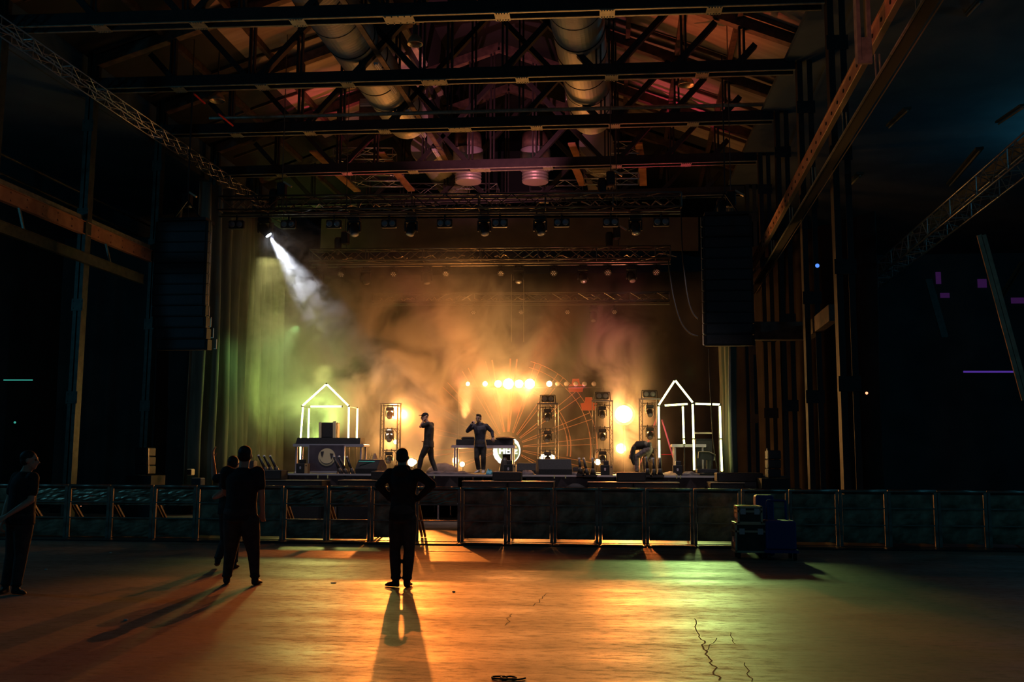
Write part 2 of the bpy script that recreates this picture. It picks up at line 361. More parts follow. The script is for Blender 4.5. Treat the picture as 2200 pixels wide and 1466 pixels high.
for i, (A, B) in enumerate(COLS):
    t = thing('roof_truss', tlab[i], 'roof girder', ((A.x+B.x)/2, A.y, ZB), 'roof girders across the nave')
    x0, x1, y, z = A.x, B.x, A.y, ZB
    A2, B2 = V((x0, y, A.z)), V((x1, y, B.z)); zz = (A.z+B.z)/2
    cb = MB()
    for s in (-1, 1):
        cb.bar(A2+V((0, s*.13, .17)), B2+V((0, s*.13, .17)), .022, .34)
    cb.build('chord_web', M['shadesteel'], t)
    cb = MB()
    for s in (-1, 1): cb.bar(A2+V((0, s*.17, 0)), B2+V((0, s*.17, 0)), .065, .02)
    cb.build('chord_flange', M['chord'], t)
    n = 8
    for k in range(1, n):
        gp = MB(); p = A2.lerp(B2, k/n); wd_ = .72 if k == 4 else .36
        gp.bar(p-V((wd_/2, 0, .015)), p+V((wd_/2, 0, -.015)), .42, .02)
        for q in (-1, 1):
            for r in range(5): gp.box(p+V((-wd_/2+.05+r*(wd_-.1)/4, q*.17, -.035)), (.03, .03, .02))
        gp.build('gusset_plate', M['chord'], t)
    for f in (.0, .115, .233, .304, .395, .482, .522, .60, .732, .75, .85, .93, 1.0):
        x = x0+(x1-x0)*f; vm = MB(); zt = roof_z(x, x0, x1)-.2
        for q in (-.06, .06): vm.bar((x+q, y, A.z+(B.z-A.z)*f+.3), (x+q, y, zt), .05, .16)
        vm.build('vertical_post', M['shadesteel'], t)
    for f, s in ((.115, -1), (.225, -1), (.245, 1), (.385, 1), (.475, -1), (.60, 1), (.722, -1), (.757, 1), (.84, 1), (.925, 1)):
        x = x0+(x1-x0)*f; zb_ = A.z+(B.z-A.z)*f+.3; H_ = roof_z(x+s*1.6, x0, x1)-.3-zb_; xe = min(max(x+s*H_/1.1, x0), x1)
        MB().bar((x, y, zb_), (xe, y, zb_+abs(xe-x)*1.1), .2, .16).build('diagonal_brace', M['shadesteel'], t)
    tm = MB(); tm.bar((x0, y, 13.15), (XC, y, RIDGE-.25), .26, .3); tm.bar((XC, y, RIDGE-.25), (x1, y, 13.15), .26, .3); tm.build('top_chord', M['brownsteel'], t)
    if i == 2:
        tag(MB().tube(A2+V((1.6, -.2, .5)), B2+V((-.2, -.2, .5)), .06).build('gas_pipe', M['chord'], None), 'long pale pipe lying along the top of the third roof girder', 'pipe')
# roof: boarded slopes each side of a raised dark monitor, purlins under them
yA, yB = 17, 58
def xw(side, y): A = COLS[0][side]; return A.x+(y-A.y)*DD.x/DD.y
rf = MB(); rd = MB()
mw = 3.0
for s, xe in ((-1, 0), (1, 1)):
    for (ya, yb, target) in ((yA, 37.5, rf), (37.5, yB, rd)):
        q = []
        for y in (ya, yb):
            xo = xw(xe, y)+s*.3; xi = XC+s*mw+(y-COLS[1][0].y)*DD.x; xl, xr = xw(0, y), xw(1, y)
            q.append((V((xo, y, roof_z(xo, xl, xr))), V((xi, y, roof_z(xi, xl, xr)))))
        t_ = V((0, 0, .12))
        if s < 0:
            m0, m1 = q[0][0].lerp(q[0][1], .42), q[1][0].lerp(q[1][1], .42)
            rd.poly([q[0][0], m0, m1, q[1][0]], t_); target.poly([m0, q[0][1], q[1][1], m1], t_)  # outer strip of this slope coloured dark to look unlit
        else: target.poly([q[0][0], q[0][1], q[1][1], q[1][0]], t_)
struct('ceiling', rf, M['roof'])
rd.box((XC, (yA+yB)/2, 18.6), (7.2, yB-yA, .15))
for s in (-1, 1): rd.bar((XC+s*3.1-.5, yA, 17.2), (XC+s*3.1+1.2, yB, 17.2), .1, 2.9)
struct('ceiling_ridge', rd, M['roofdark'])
pu = 0
for s, xe in ((-1, 0), (1, 1)):
    for k in range(1, 4):
        f = k/4; P = []
        for y in (20, 44):
            xo = xw(xe, y); xi = XC+s*mw; x = xo+(xi-xo)*f; P.append(V((x, y, roof_z(x, xw(0, y), xw(1, y))-.12)))
        o = MB().bar(P[0], P[1], .14, .2).build('purlin', M['brownsteel'])
        tag(o, 'dark purlin under the roof boards, %s from the %s side eaves' % (('first', 'second', 'third')[k-1], 'balcony' if s < 0 else 'girder'), 'purlin', 'purlins under the roof boards')
for s, xe in ((-1, 0), (1, 1)):
    for j in range(6):
        y = 23+j*3.3; xo = xw(xe, y); xi = XC+s*mw
        o = MB().bar((xo, y, roof_z(xo, xw(0, y), xw(1, y))-.05), (xi, y, roof_z(xi, xw(0, y), xw(1, y))-.05), .07, .1).build('rafter', M['brownsteel'])
        tag(o, 'thin dark rafter under the %s roof slope, %s from the viewer' % ('balcony side' if s < 0 else 'bolted girder side', ('first', 'second', 'third', 'fourth', 'fifth', 'sixth')[j]), 'rafter', 'rafters under the roof boards')
# outer shell
xl0 = xw(0, 20)
struct('wall_left', MB().bar((xl0-7, -2, 8), (xl0-7+60*DD.x, 58, 8), .3, 17), M['wall'])
struct('wall_upper_left', MB().bar((xw(0, 2)-.5, 2, 14.2), (xw(0, 58)-.5, 58, 14.2), .1, 4.2), M['wall'])
struct('wall_upper_right', MB().bar((xw(1, 2)+.9, 2, 14.6), (xw(1, 58)+.9, 58, 14.6), .1, 4.2), M['wall'])
struct('ceiling_front', MB().box((0, 8.5, 17.2), (60, 18, .1)), M['wall'])
struct('wall_right', MB().box((26, 28, 8), (.3, 60, 17)), M['wall'])
struct('wall_back', MB().box((0, 52.3, 9), (60, .3, 20)), M['wall'])
struct('ceiling_aisle', MB().box((xl0-3.5, 28, 12.2), (7.2, 60, .15)).box((15.6, 28, 12.6), (21, 60, .15)), M['wall'])
# crane girders, lengthwise
def dline(px, py, z, Y1, Y0=None):
    a = UZ(px, py, z)
    if Y0 is not None: a = a+DD*((Y0-a.y)/DD.y)
    return a, a+DD*((Y1-a.y)/DD.y)
a, b = dline(0, 414, 8.2, 44, 17)
t = thing('crane_girder', 'rust orange crane girder with pale top rail running along the balcony side', 'crane girder', a, None)
MB().bar(a, b, .05, .34).build('web', M['girder'], t)
mb = MB(); mb.bar(a+V((0, 0, .18)), b+V((0, 0, .18)), .14, .025); mb.bar(a-V((0, 0, .18)), b-V((0, 0, .18)), .14, .025); mb.build('flange', M['girder'], t)
MB().bar(a+V((-.05, 0, .29)), b+V((-.05, 0, .29)), .08, .13).build('crane_rail', M['chord'], t)
rv = MB()
for k in range(40):
    p = a.lerp(b, k/40)
    for q in (.1, -.1): rv.box(p+V((.035, 0, q)), (.03, .05, .04))
rv.build('rivet', M['girder'], t)
a2, b2 = dline(0, 487, 7.3, 29.5, 17)
t = thing('balcony_beam', 'dull green beam below the orange crane girder on the balcony side', 'beam', a2)
MB().bar(a2, b2, .05, .26).build('web', M['steel'], t); MB().bar(a2-V((0, 0, .14)), b2-V((0, 0, .14)), .12, .02).bar(a2+V((0, 0, .14)), b2+V((0, 0, .14)), .1, .02).build('flange', M['steel'], t)
hm = MB()
for px in (42, 230):
    for dx in (-3, 4):
        p = UZ(px+dx, 414+px*.42, 8.2); y = p.y; f = (y-a.y)/(b.y-a.y); q0 = a.lerp(b, f)-V((0, 0, .18)); f2 = (y-a2.y)/(b2.y-a2.y); q1 = a2.lerp(b2, f2)+V((0, 0, .1)); hm.bar(q0, q1, .05, .05)
hm.build('hanger', M['chord'], t)
for k, (py, z) in enumerate(((330, 9.7), (372, 9.2))):
    p, q = dline(0, py, z, 42, 17)
    tag(MB().tube(p, q, .035).build('balcony_rail', M['steel']), ('upper' if k == 0 else 'lower')+' thin green handrail tube above the orange crane girder', 'handrail', None)
# right, the bolted girder with its lower chord
a, b = dline(1826, 172, 8.4, 37.5, 10.5)
t = thing('crane_girder', 'long orange crane girder with round bolt holes, dropping steeply beside the stage', 'crane girder', a)
MB().bar(a, b, .04, .25).build('web', M['girder'], t)
MB().bar(a+V((.03, 0, -.135)), b+V((.03, 0, -.135)), .08, .02).build('flange', M['caseedge'], t)  # gold metal on this flange paints in its bright highlight
MB().bar(a+V((0, 0, .135)), b+V((0, 0, .135)), .08, .02).build('flange', M['girder'], t)
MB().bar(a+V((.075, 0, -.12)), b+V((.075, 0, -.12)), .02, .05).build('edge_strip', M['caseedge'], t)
for k in range(46):
    p = a.lerp(b, (k+.5)/46); MB().lathe(p+V((-.035, 0, -.02)), (1, 0, 0), [(0, .035), (.02, .035)], 10).build('bolt_hole', M['rubber'], t)
a4, b4 = dline(1900, 163, 7.8, 39, 9.5)
t2 = thing('girder_tie', 'dark lower beam with thin gold edge hung beside the bolted crane girder', 'beam', a4)
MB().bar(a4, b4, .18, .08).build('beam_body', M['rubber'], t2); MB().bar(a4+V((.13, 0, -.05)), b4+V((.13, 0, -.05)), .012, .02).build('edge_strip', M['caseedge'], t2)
MB().bar(a4+V((-.13, 0, -.05)), b4+V((-.13, 0, -.05)), .03, .03).build('lower_edge', M['chord'], t2)
hm = MB()
for f in (.11, .20, .30, .43, .56, .7):
    p = a.lerp(b, f); q = a4+DD*((p.y-a4.y)/DD.y)
    for dx in (0, .07): hm.bar(p+V((.1+dx, 0, -.15)), q+V((-.08+dx, 0, .04)), .02, .03)
hm.build('hanger', M['chord'], t2)
# upper pink lit column piece above the girder
pc = UY(1853, 60, 14.5)
t = thing('steel_column', 'pink lit riveted steel post rising above the bolted crane girder', 'column', (pc.x, pc.y, 7.55))
for s in (-1, 1): MB().box((pc.x+s*.075, pc.y, 8.75), (.055, .16, 2.4)).build('upright', M['chord'], t)
MB().box((pc.x, pc.y-.05, 7.7), (.21, .05, .4)).box((pc.x, pc.y-.05, 9.6), (.21, .05, .1)).build('batten', M['chord'], t)
light('post_fill', 'SPOT', (pc.x-3.5, pc.y-3, 5.5), (1, .22, .16), 190, .05, aim=(pc.x, pc.y, 8.1), angle=26)  # unseen spot added to turn the post pink
# aisle beams and struts far right
for (p0, p1, Y0, Y1, w, m_, lb) in (((2108, 505), (2205, 860), 24, 24, .11, 'girder', 'thin gold lit raking strut standing in the side aisle'),
                                 ((2200, 560), (2150, 640), 28, 30, .08, 'steel', 'short dim green brace behind the gold lit strut'),
                                 ((1995, 600), (2030, 725), 30, 30, .1, 'steel', 'dim green raking strut below the end of the aisle truss')):
    P, Q = UY(*p0, Y0), UY(*p1, Y1)
    tt = thing('raking_strut', lb, 'strut', Q); MB().bar(P+V((-.05, 0, 0)), Q+V((-.05, 0, 0)), w*.4, w).build('angle_iron', M[m_], tt); MB().bar(P+V((.05, 0, 0)), Q+V((.05, 0, 0)), w*.4, w).build('angle_iron', M[m_], tt)
P, Q = dline(2200, 318, 8.6, 36, 17)
tag(MB().bar(P, Q, .25, .3).build('aisle_beam', M['chord']), 'long dim olive beam directly above the gold aisle truss', 'beam')
for px, py, qx, qy in ((2055, 55, 2105, 0), (1910, 270, 1950, 232), (1820, 400, 1848, 372), (2040, 395, 2105, 318), (2145, 262, 2200, 225)):
    P, Q = UY(px, py, 26), UY(qx, qy, 22)
    tt = thing('strip_light_housing', 'dim unlit fluorescent housing under the side aisle roof, '+{2055: 'at the top edge', 1910: 'nearest the bolted girder on top', 1820: 'lowest beside the bolted girder', 2040: 'lowest above the olive beam', 2145: 'nearest the picture edge'}[px], 'strip light', P, 'unlit strip lights of the side aisle')
    MB().bar(P, Q, .16, .05).build('tray', M['steel'], tt); MB().tube(P+V((0, 0, -.06)), Q+V((0, 0, -.06)), .02).build('lamp_tube', M['chord'], tt)
for px, py, s_ in ((1768, 300, 0), (1740, 350, 1)):
    pass
# ducts ------------------------------------------------------------
def ribbed(a, b, r, rib=.13, amp=.028, n=40):
    L_ = (b-a).length; k = int(L_/rib); prof = []
    for i in range(k*2+1): prof.append((L_*i/(k*2), r+(amp if i % 2 else 0)))
    return MB().lathe(a, b-a, prof, n)
zduct = 13.6
for nm, p0, lb in (('left', (742, 60), 'ribbed silver air duct dropping toward the stage, gold lit, crossed by one brace'), ('right', (1243, 60), 'ribbed silver air duct hanging straight ahead with dark joint rings')):
    c = UZ(*p0, zduct); a = c+DD*((22-c.y)/DD.y); b = c+DD*((33.2-c.y)/DD.y)
    t = thing('air_duct', lb, 'duct', a, 'ribbed air ducts')
    ribbed(a, b, .70).build('duct_tube', M['duct'], t, smooth=False)
    for k in range(1, 8): p = a.lerp(b, k/8); MB().lathe(p, DD, [(0, .70), (0, .738), (.03, .738), (.03, .70)], 28).build('joint_ring', M['rubber'], t)
    MB().lathe(b, DD, [(0, .71), (.12, .6), (.2, .3)], 28).build('end_cap', M['duct'], t)
    a2_ = b+DD*3; b2_ = b+DD*9
    t = thing('air_duct', 'dim pink lit ribbed duct behind the '+('brace of the third roof girder' if nm == 'left' else 'square truss with the hoist'), 'duct', a2_)
    ribbed(a2_, b2_, .62).build('duct_tube', M['duct'], t)
    # hoods in front of the duct ends
    h = UY(*((816, 220) if nm == 'left' else (1260, 206)), 33.5)
    t = thing('air_outlet_box', 'air outlet box with pale slatted face under the '+('brace crossed duct end' if nm == 'left' else 'straight duct end'), 'air outlet', h)
    MB().box(h+V((0, .5, -.25)), (1.5, .9, .9)).build('box_body', M['brownsteel'], t)
    f_ = MB()
    for k in range(4): f_.box(h+V((0, .0, .12-k*.075)), (1.42, .05, .06), rx=.5)
    f_.build('slat_face', M['edge'], t)
for px in (1006, 1150):
    c = UY(px, 290, 36); e = UY(px, 392, 36); r = 30/PXM(36)
    t = thing('vertical_duct', 'shiny pink lit vertical duct below the third girder, '+('nearer the balcony side' if px < 1100 else 'nearer the bolted girder side'), 'duct', e, None)
    MB().lathe(c, e-c, [(0, r), ((e-c).length*.32, r)], 28).build('upper_sleeve', M['brownsteel'], t, True)
    MB().lathe(c.lerp(e, .32), e-c, [(0, r*1.08), (.02, r*1.12), ((e-c).length*.42, r*1.12), ((e-c).length*.45, r)], 28).build('shiny_sleeve', M['ductshiny'], t, True)
    ribbed(c.lerp(e, .74), e, r*.95, .1, .02).build('lower_hose', M['duct'], t)
# cable trays with tubes, from the top toward the stage
for p0, Y0, Y1, lb in (((742, 5), 22.6, 39, 'pale cable tray with strip lamps running toward the stage beside the brace crossed duct'),):
    c = UZ(808, 110, 13.0); a = c+DD*((21-c.y)/DD.y); b = c+DD*((39-c.y)/DD.y)
    t = thing('cable_tray', lb, 'cable tray', a)
    MB().bar(a, b, .15, .05).build('tray', M['brownsteel'], t)
    for s0, s1 in ((26.6, 28.8), (30.4, 32.9), (34.4, 36.2)):
        p = a+DD*((s0-a.y)/DD.y)+V((-.16, 0, -.1)); q = a+DD*((s1-a.y)/DD.y)+V((-.16, 0, -.1))
        k_ = MB().bar(p, q, .14, .06).build('lamp_housing', M['edge'], t)
        for o_ in (-.035, .035): MB().tube(p+V((o_, 0, -.05)), q+V((o_, 0, -.05)), .018).build('lamp_tube', M['edge'], k_)
for px, py, Y in ((892, 88, 24.5), (467, 211, 28), (1474, 177, 28.5)):
    p = UY(px, py, Y)
    t = thing('dome_lamp', {892: 'unlit dome lamp hanging high beside the brace crossed duct, nearest the viewer', 467: 'unlit brass dome lamp on a stem over the balcony side', 1474: 'unlit dome lamp under the second girder, in front of the red lit roof'}[px], 'ceiling lamp', p, None)
    r = 18/PXM(Y)
    MB().lathe(p+V((0, 0, .18)), (0, 0, -1), [(0, r*.3), (.05, r*.55), (.14, r*.85), (.27, r), (.28, r*.98), (.15, r*.8), (.06, r*.5)], 24).build('shade', M['dome'], t, True)
    MB().tube(p+V((0, 0, .18)), p+V((0, 0, .42)), .07).build('socket', M['brownsteel'], t)
    MB().tube(p+V((0, 0, .42)), (p.x, p.y, max(p.z+1.2, 14)), .02).build('stem', M['steel'], t)
for ri, pts in enumerate((((264, 72), (324, 124)), ((360, 153), (388, 178)), ((416, 201), (440, 222)), ((470, 245), (500, 270)))):
    P, Q = UY(*pts[0], 27), UY(*pts[1], 29)
    tag(MB().tube(P, Q, .03).build('tie_rod', M['redrod']), 'thin red rod slanting between the roof girders, %s from the viewer' % ORD[ri], 'tie rod', 'red tie rods')
# ------------------------------------------------------------------ lattice trusses
def truss_mb(a, b, w, h, r=.025, bay=.5, lat=.012):
    """square section truss from a to b, returns (chords, lacing)"""
    a, b = V(a), V(b); d = (b-a).normalized(); x = d.cross(V((0, 0, 1))).normalized(); z = V((0, 0, 1))
    c = MB(); l = MB(); L_ = (b-a).length; n = max(2, int(L_/bay))
    off = [x*(-w/2)+z*(h/2), x*(w/2)+z*(h/2), x*(w/2)-z*(h/2), x*(-w/2)-z*(h/2)]
    for o in off: c.tube(a+o, b+o, r, n=8)
    for i in range(n):
        p, q = a+d*(L_*i/n), a+d*(L_*(i+1)/n)
        for k in range(4):
            o1, o2 = off[k], off[(k+1) % 4]
            if i % 2: o1, o2 = o2, o1
            l.tube(p+o1, q+o2, lat, n=5)
        if i % 4 == 0:
            for k in range(4): l.tube(p+off[k], p+off[(k+1) % 4], lat*1.3, n=5)
    for k in range(4): l.tube(b+off[k], b+off[(k+1) % 4], lat*1.3, n=5)
    return c, l
def truss(name, label, a, b, w, h, mt, r=.025, bay=.5, grp=None, lat=.012, cat='truss'):
    t = thing(name, label, cat, a, grp); c, l = truss_mb(a, b, w, h, r, bay, lat); c.build('chord_tube', mt, t, True); l.build('lacing', mt, t); return t
a, b = dline(42, 84, 12.0, 41, 21)
truss('lattice_truss', 'gold lit lattice truss running lengthwise high over the balcony side', a, b, .30, .30, M['alu'], .02, .42)
a, b = dline(2200, 335, 8.0, 37, 17)
t = truss('lattice_truss', 'gold lit lattice truss with looped cables in the side aisle', a, b, .5, .5, M['alu'], .024, .5)
cb = MB(); pts = []
for k in range(161):
    p = a.lerp(b, k/160)+V((-.05+.08*math.sin(k*.7), 0, -.02-.16*abs(math.sin(k*.22)))); pts.append(p)
cb.path(pts, .016, 5).build('looped_cable', M['rubber'], t)
for xa, xb, ya, Y, lb in ((722, 848, 337, 37, 'pinkish square truss frame hung under the cable tray, upper'), (758, 863, 383, 37, 'pinkish square truss frame hung under the cable tray, lower'),
                          (1245, 1372, 324, 37, 'square truss frame with a hoist in front, upper'), (1255, 1372, 378, 37, 'square truss frame with a hoist in front, lower'),
                          (880, 1070, 412, 39, 'bronze lit truss length behind the hoist between the vertical ducts'), (1140, 1252, 405, 39, 'bronze lit truss length beside the red lit posts')):
    truss('roof_grid_truss', lb, UY(xa, ya, Y), UY(xb, ya, Y), .8, .45, M['alu'], .03, .6)
for ci, (p0, p1) in enumerate((((727, 376), (768, 411)), ((852, 372), (884, 410)), ((672, 325), (702, 352)), ((818, 328), (842, 352)), ((1237, 362), (1252, 398)), ((1380, 360), (1382, 398)), ((1228, 308), (1244, 345)), ((1372, 308), (1378, 345)))):
    P, Q = UY(*p0, 36), UY(*p1, 38)
    tag(MB().bar(P, Q, .28, .06).build('sloping_channel', M['girder']), 'orange lit channel by the '+('upper' if ci in (2, 3, 6, 7) else 'lower')+' square truss '+('under the cable tray' if ci < 4 else 'with the hoist')+(', nearer the balcony' if ci % 2 == 0 else ', farther'), 'steel channel', 'orange channels beside the square trusses')
# ------------------------------------------------------------------ stage rig
YF, YM, YR = 29.0, 34.0, 38.5
def rig_truss(name, label, xa, xb, ya, yb, Y, py0, py1):
    a, b = UY(xa, ya, Y), UY(xb, yb, Y)
    h = (py1-py0)/PXM(Y)
    t = truss(name, label, a, b, h, h, M['blacktruss'], .03, .5, None, .015)
    # two lamp pipes slung under the truss
    for k, (dy, nm) in enumerate(((.55, 'lamp_pipe'), (.80, 'lamp_pipe'))):
        MB().tube(a+V((0, -.1 if k else .1, -dy*h*1.2)), b+V((0, -.1 if k else .1, -dy*h*1.2)), .03).build(nm, M['blacktruss'], t)
    for j in range(int((b-a).length/.9)):
        p = a.lerp(b, (j+.3)/((b-a).length/.9)); s = random.uniform(.5, .9)
        MB().path([p+V((q*s/6, random.uniform(-.1, .1), -h*.3+random.uniform(-.08, .12))) for q in range(7)], .02, 5).build('cable_run', M['caseedge'], t)
    return t, a, b, h
tF, aF, bF, hF = rig_truss('lighting_truss', 'front black lighting truss over the stage edge, nearest and largest', 474, 1463, 440, 432, YF, 417, 448)
tM, aM, bM_, hM = rig_truss('lighting_truss', 'middle black lighting truss half veiled by smoke, second from the front', 668, 1440, 551, 544, YM, 537, 563)
tR, aR, bR, hR = rig_truss('lighting_truss', 'faint pink lit rear lighting truss deep in the smoke', 800, 1438, 641, 638, YR, 630, 648)
def moving_head(label, loc, sc=1.0, tilt=(0, .5, -1), grp=None, lit=False, hang=True):
    """hung moving head: base box, yoke arms, round head with lens, looking along tilt"""
    loc = V(loc); s = 1 if hang else -1
    t = thing('moving_head', label, 'stage light', loc, grp)
    MB().bbox((loc.x, loc.y, loc.z-s*.09*sc), (.40*sc, .26*sc, .16*sc), .03*sc).build('base', M['black'], t)
    y = MB(); c = loc+V((0, 0, -s*.42*sc))
    y.box(loc+V((0, 0, -s*.19*sc)), (.42*sc, .12*sc, .04*sc))
    for q in (-1, 1): y.rings([[V((c.x+q*.20*sc+u*.022*sc, c.y+v_*wv*sc, loc.z-s*zz*sc)) for u, v_ in ((-1, -1), (1, -1), (1, 1), (-1, 1))] for zz, wv in ((.18, .07), (.30, .09), (.46, .07), (.52, .03))])
    y.build('yoke', M['black'], t)
    d = V(tilt).normalized()
    hd = MB().lathe(c-d*.22*sc, d, [(0, .06*sc), (.02*sc, .12*sc), (.10*sc, .165*sc), (.26*sc, .165*sc), (.34*sc, .135*sc), (.44*sc, .14*sc), (.45*sc, .11*sc)], 20).build('head', M['black'], t, True)
    MB().lathe(c-d*.22*sc+d*.44*sc, d, [(0, .115*sc), (.025*sc, .10*sc), (.035*sc, .05*sc)], 20).build('lens', M['whitebeam'] if lit else M['lens'], hd, True)
    for q in (-1, 1): MB().tube(loc+V((q*.12*sc, 0, 0)), loc+V((q*.12*sc, 0, s*.12*sc)), .025*sc).build('clamp', M['black'], t)
    return t
ordn = ['first', 'second', 'third', 'fourth', 'fifth', 'sixth', 'seventh', 'eighth', 'ninth', 'tenth']
def hung(px, a, b, h, k):
    """point on the upper (0) or lower (1) lamp pipe of a rig truss below pixel column px"""
    Y = a.y; x = UY(px, 460, Y).x; f = (x-a.x)/(b.x-a.x); return V((x, Y+(-.1 if k else .1), a.z+(b.z-a.z)*f-(.55, .80)[k]*h*1.2))
SH = .92
for i, px in enumerate((567, 760, 883, 1040, 1160, 1365)):
    p = hung(px, aF, bF, hF, 0)-V((0, 0, .11))
    if i == 0:
        p0 = p; moving_head('moving head on the front truss throwing the white beam into the smoke', p, SH, (.62, .1, -.8), 'moving heads of the front truss', True)
    else:
        moving_head('round dark moving head under the front truss, %s along after the one that is lit' % ordn[i-1], p, SH, (random.uniform(-.25, .25), -.45, -1), 'moving heads of the front truss')
for i, (px, py, tl) in enumerate(((690, 568, (.35, .2, -1)), (790, 566, (.3, .2, -1)), (920, 565, (.1, -.2, -1)), (1115, 564, (.1, -.5, -1)), (1252, 562, (.2, -.6, -1)), (1355, 560, (.3, -.7, -1)))):
    moving_head('dark moving head under the middle truss, %s along from its smoky end' % ordn[i], hung(px, aM, bM_, hM, 1)-V((0, 0, .09)), .85, tl, 'moving heads of the middle truss')
moving_head('single faint moving head under the rear truss', hung(1274, aR, bR, hR, 1)-V((0, 0, .09)), .9, (0, -.5, -1))
def flood_pair(label, loc, grp):
    loc = V(loc); t = thing('twin_blinder', label, 'stage light', loc, grp)
    MB().bbox(loc+V((0, 0, -.14)), (.46, .14, .26), .02).build('housing', M['black'], t)
    MB().tube(loc+V((0, 0, -.02)), loc+V((0, 0, .16)), .03).build('clamp', M['black'], t)
    for q in (-1, 1): MB().lathe(loc+V((q*.115, -.07, -.14)), (0, -1, -.12), [(0, .09), (.02, .095), (.03, .07)], 16).build('lens', M['lens'], t, True)
    return t
for i, px in enumerate((512, 623, 720, 838, 957, 1075, 1207, 1312, 1420)):
    p = hung(px, aF, bF, hF, 1)-V((0, 0, .12))
    flood_pair('small twin lamp blinder under the front truss, %s along from the balcony side' % ordn[i], p, 'twin blinders of the front truss')
def par_can(label, loc, grp, tilt=(0, -.7, -.6), sc=1.0, lensmat='glass'):
    loc = V(loc); t = thing('par_lamp', label, 'stage light', loc, grp); d = V(tilt).normalized(); c = loc+V((0, 0, -.16*sc))
    b_ = MB().lathe(c-d*.12*sc, d, [(0, .07*sc), (.03*sc, .11*sc), (.2*sc, .125*sc), (.22*sc, .12*sc), (.20*sc, .1*sc)], 18).build('can', M['black'], t, True)
    l = MB()
    for k in range(7):
        an = k*math.pi/3; r = 0 if k == 6 else .065*sc
        u = d.cross(V((1, 0, 0))).normalized(); l.lathe(c+d*.085*sc+V((1, 0, 0))*r*math.cos(an)+u*r*math.sin(an), d, [(0, .026*sc), (.012*sc, .02*sc)], 8)
    l.build('lens_cluster', M['edge'], t, True)
    y = MB()
    for q in (-1, 1): y.bar(loc+V((q*.13*sc, 0, 0)), c+V((q*.13*sc, 0, 0)), .02*sc, .03*sc)
    y.bar(loc+V((-.13*sc, 0, 0)), loc+V((.13*sc, 0, 0)), .03*sc, .02*sc).tube(loc, loc+V((0, 0, .12*sc)), .025*sc); y.build('bracket', M['black'], t)
    return t
for i, px in enumerate((739, 850, 961, 1078, 1190, 1305, 1408)):
    par_can('small seven lens lamp under the middle truss, %s along from its smoky end' % ordn[i], hung(px, aM, bM_, hM, 1)-V((0, 0, .09)), 'seven lens lamps of the middle truss')
for i, px in enumerate((1020, 1121, 1219, 1318)):
    par_can('faint seven lens lamp under the rear truss, %s along from the smoke' % ordn[i], hung(px, aR, bR, hR, 1)-V((0, 0, .09)), 'seven lens lamps of the rear truss')
def hoist(label, px, py, Y, up=2.5):
    p = UY(px, py, Y); t = thing('chain_hoist', label, 'chain hoist', p, None)
    MB().bbox(p, (.26, .26, .46), .04).build('motor', M['black'], t)
    MB().lathe(p+V((-.26, 0, .02)), (0, 0, -1), [(0, .1), (.1, .14), (.5, .12), (.62, .04)], 12).build('chain_bag', M['rubber'], t, True)
    MB().bar(p+V((.10, -.15, .2)), p+V((.34, -.15, .05)), .1, .05).build('hook_bracket', M['caseedge'], t)
    MB().tube(p+V((0, 0, .2)), (p.x, p.y, 15.5), .014).tube(p+V((.05, 0, -.2)), p+V((.08, 0, -.9)), .012).build('chain', M['blacktruss'], t)
hoist('chain hoist with a gold lit bracket above the lit end of the front truss', 606, 408, YF)
hoist('chain hoist above the middle truss, beside the white beam', 742, 512, YM, 5)
hoist('chain hoist standing out before the square truss frames', 1312, 385, YF)
hoist('chain hoist above the middle truss near its open end', 1325, 500, YM, 5)
hoist('black hoist and rigging gear above the line array on the girder side', 1570, 428, 27.5, 5)
hoist('black hoist above the line array on the balcony side', 402, 430, 27.5, 5)
# white beam fixture light
_d = V((.62, .1, -.8)).normalized(); pb = p0+V((0, 0, -.42*SH))+_d*.30*SH
light('beam_light', 'SPOT', pb, WHITE, 2300, .05, aim=UY(820, 860, 31), angle=34, blend=1)
def hang_cable(label, pts, Y, r=.018):
    P = [UY(x, y, Y) for x, y in pts]; sm = []
    for i in range(len(P)-1):
        p0, p1, p2, p3 = P[max(i-1, 0)], P[i], P[i+1], P[min(i+2, len(P)-1)]
        for k in range(6):
            u = k/6; sm.append(.5*((2*p1)+(p2-p0)*u+(2*p0-5*p1+4*p2-p3)*u*u+(3*p1-p0-3*p2+p3)*u**3))
    sm.append(P[-1])
    return tag(MB().path(sm, r, 6).build('hanging_cable', M['rubber'], None, True), label, 'cable')
hang_cable('dark cable swooping from the front truss end to the line array, upper loop', ((1463, 450), (1466, 540), (1476, 630), (1487, 670), (1500, 686)), YF-.6)
hang_cable('dark cable swooping from the middle truss end to the line array, lower loop', ((1436, 560), (1445, 630), (1462, 690), (1482, 716), (1500, 722)), YF-.6)
hang_cable('thin cable dropping past the flat roofed part of the tube house', ((1522, 750), (1526, 850), (1532, 950), (1540, 1008)), 30.0, .012)
for px, y0, y1 in ((1099, 590, 735), (1125, 590, 735)):
    tag(MB().tube(UY(px, y0, 37), UY(px, y1, 37), .012).build('drop_wire', M['chord']), 'thin vertical drop wire in the smoke, '+('nearer the white beam' if px < 1110 else 'nearer the pink lit truss end'), 'wire', 'drop wires behind the middle truss')
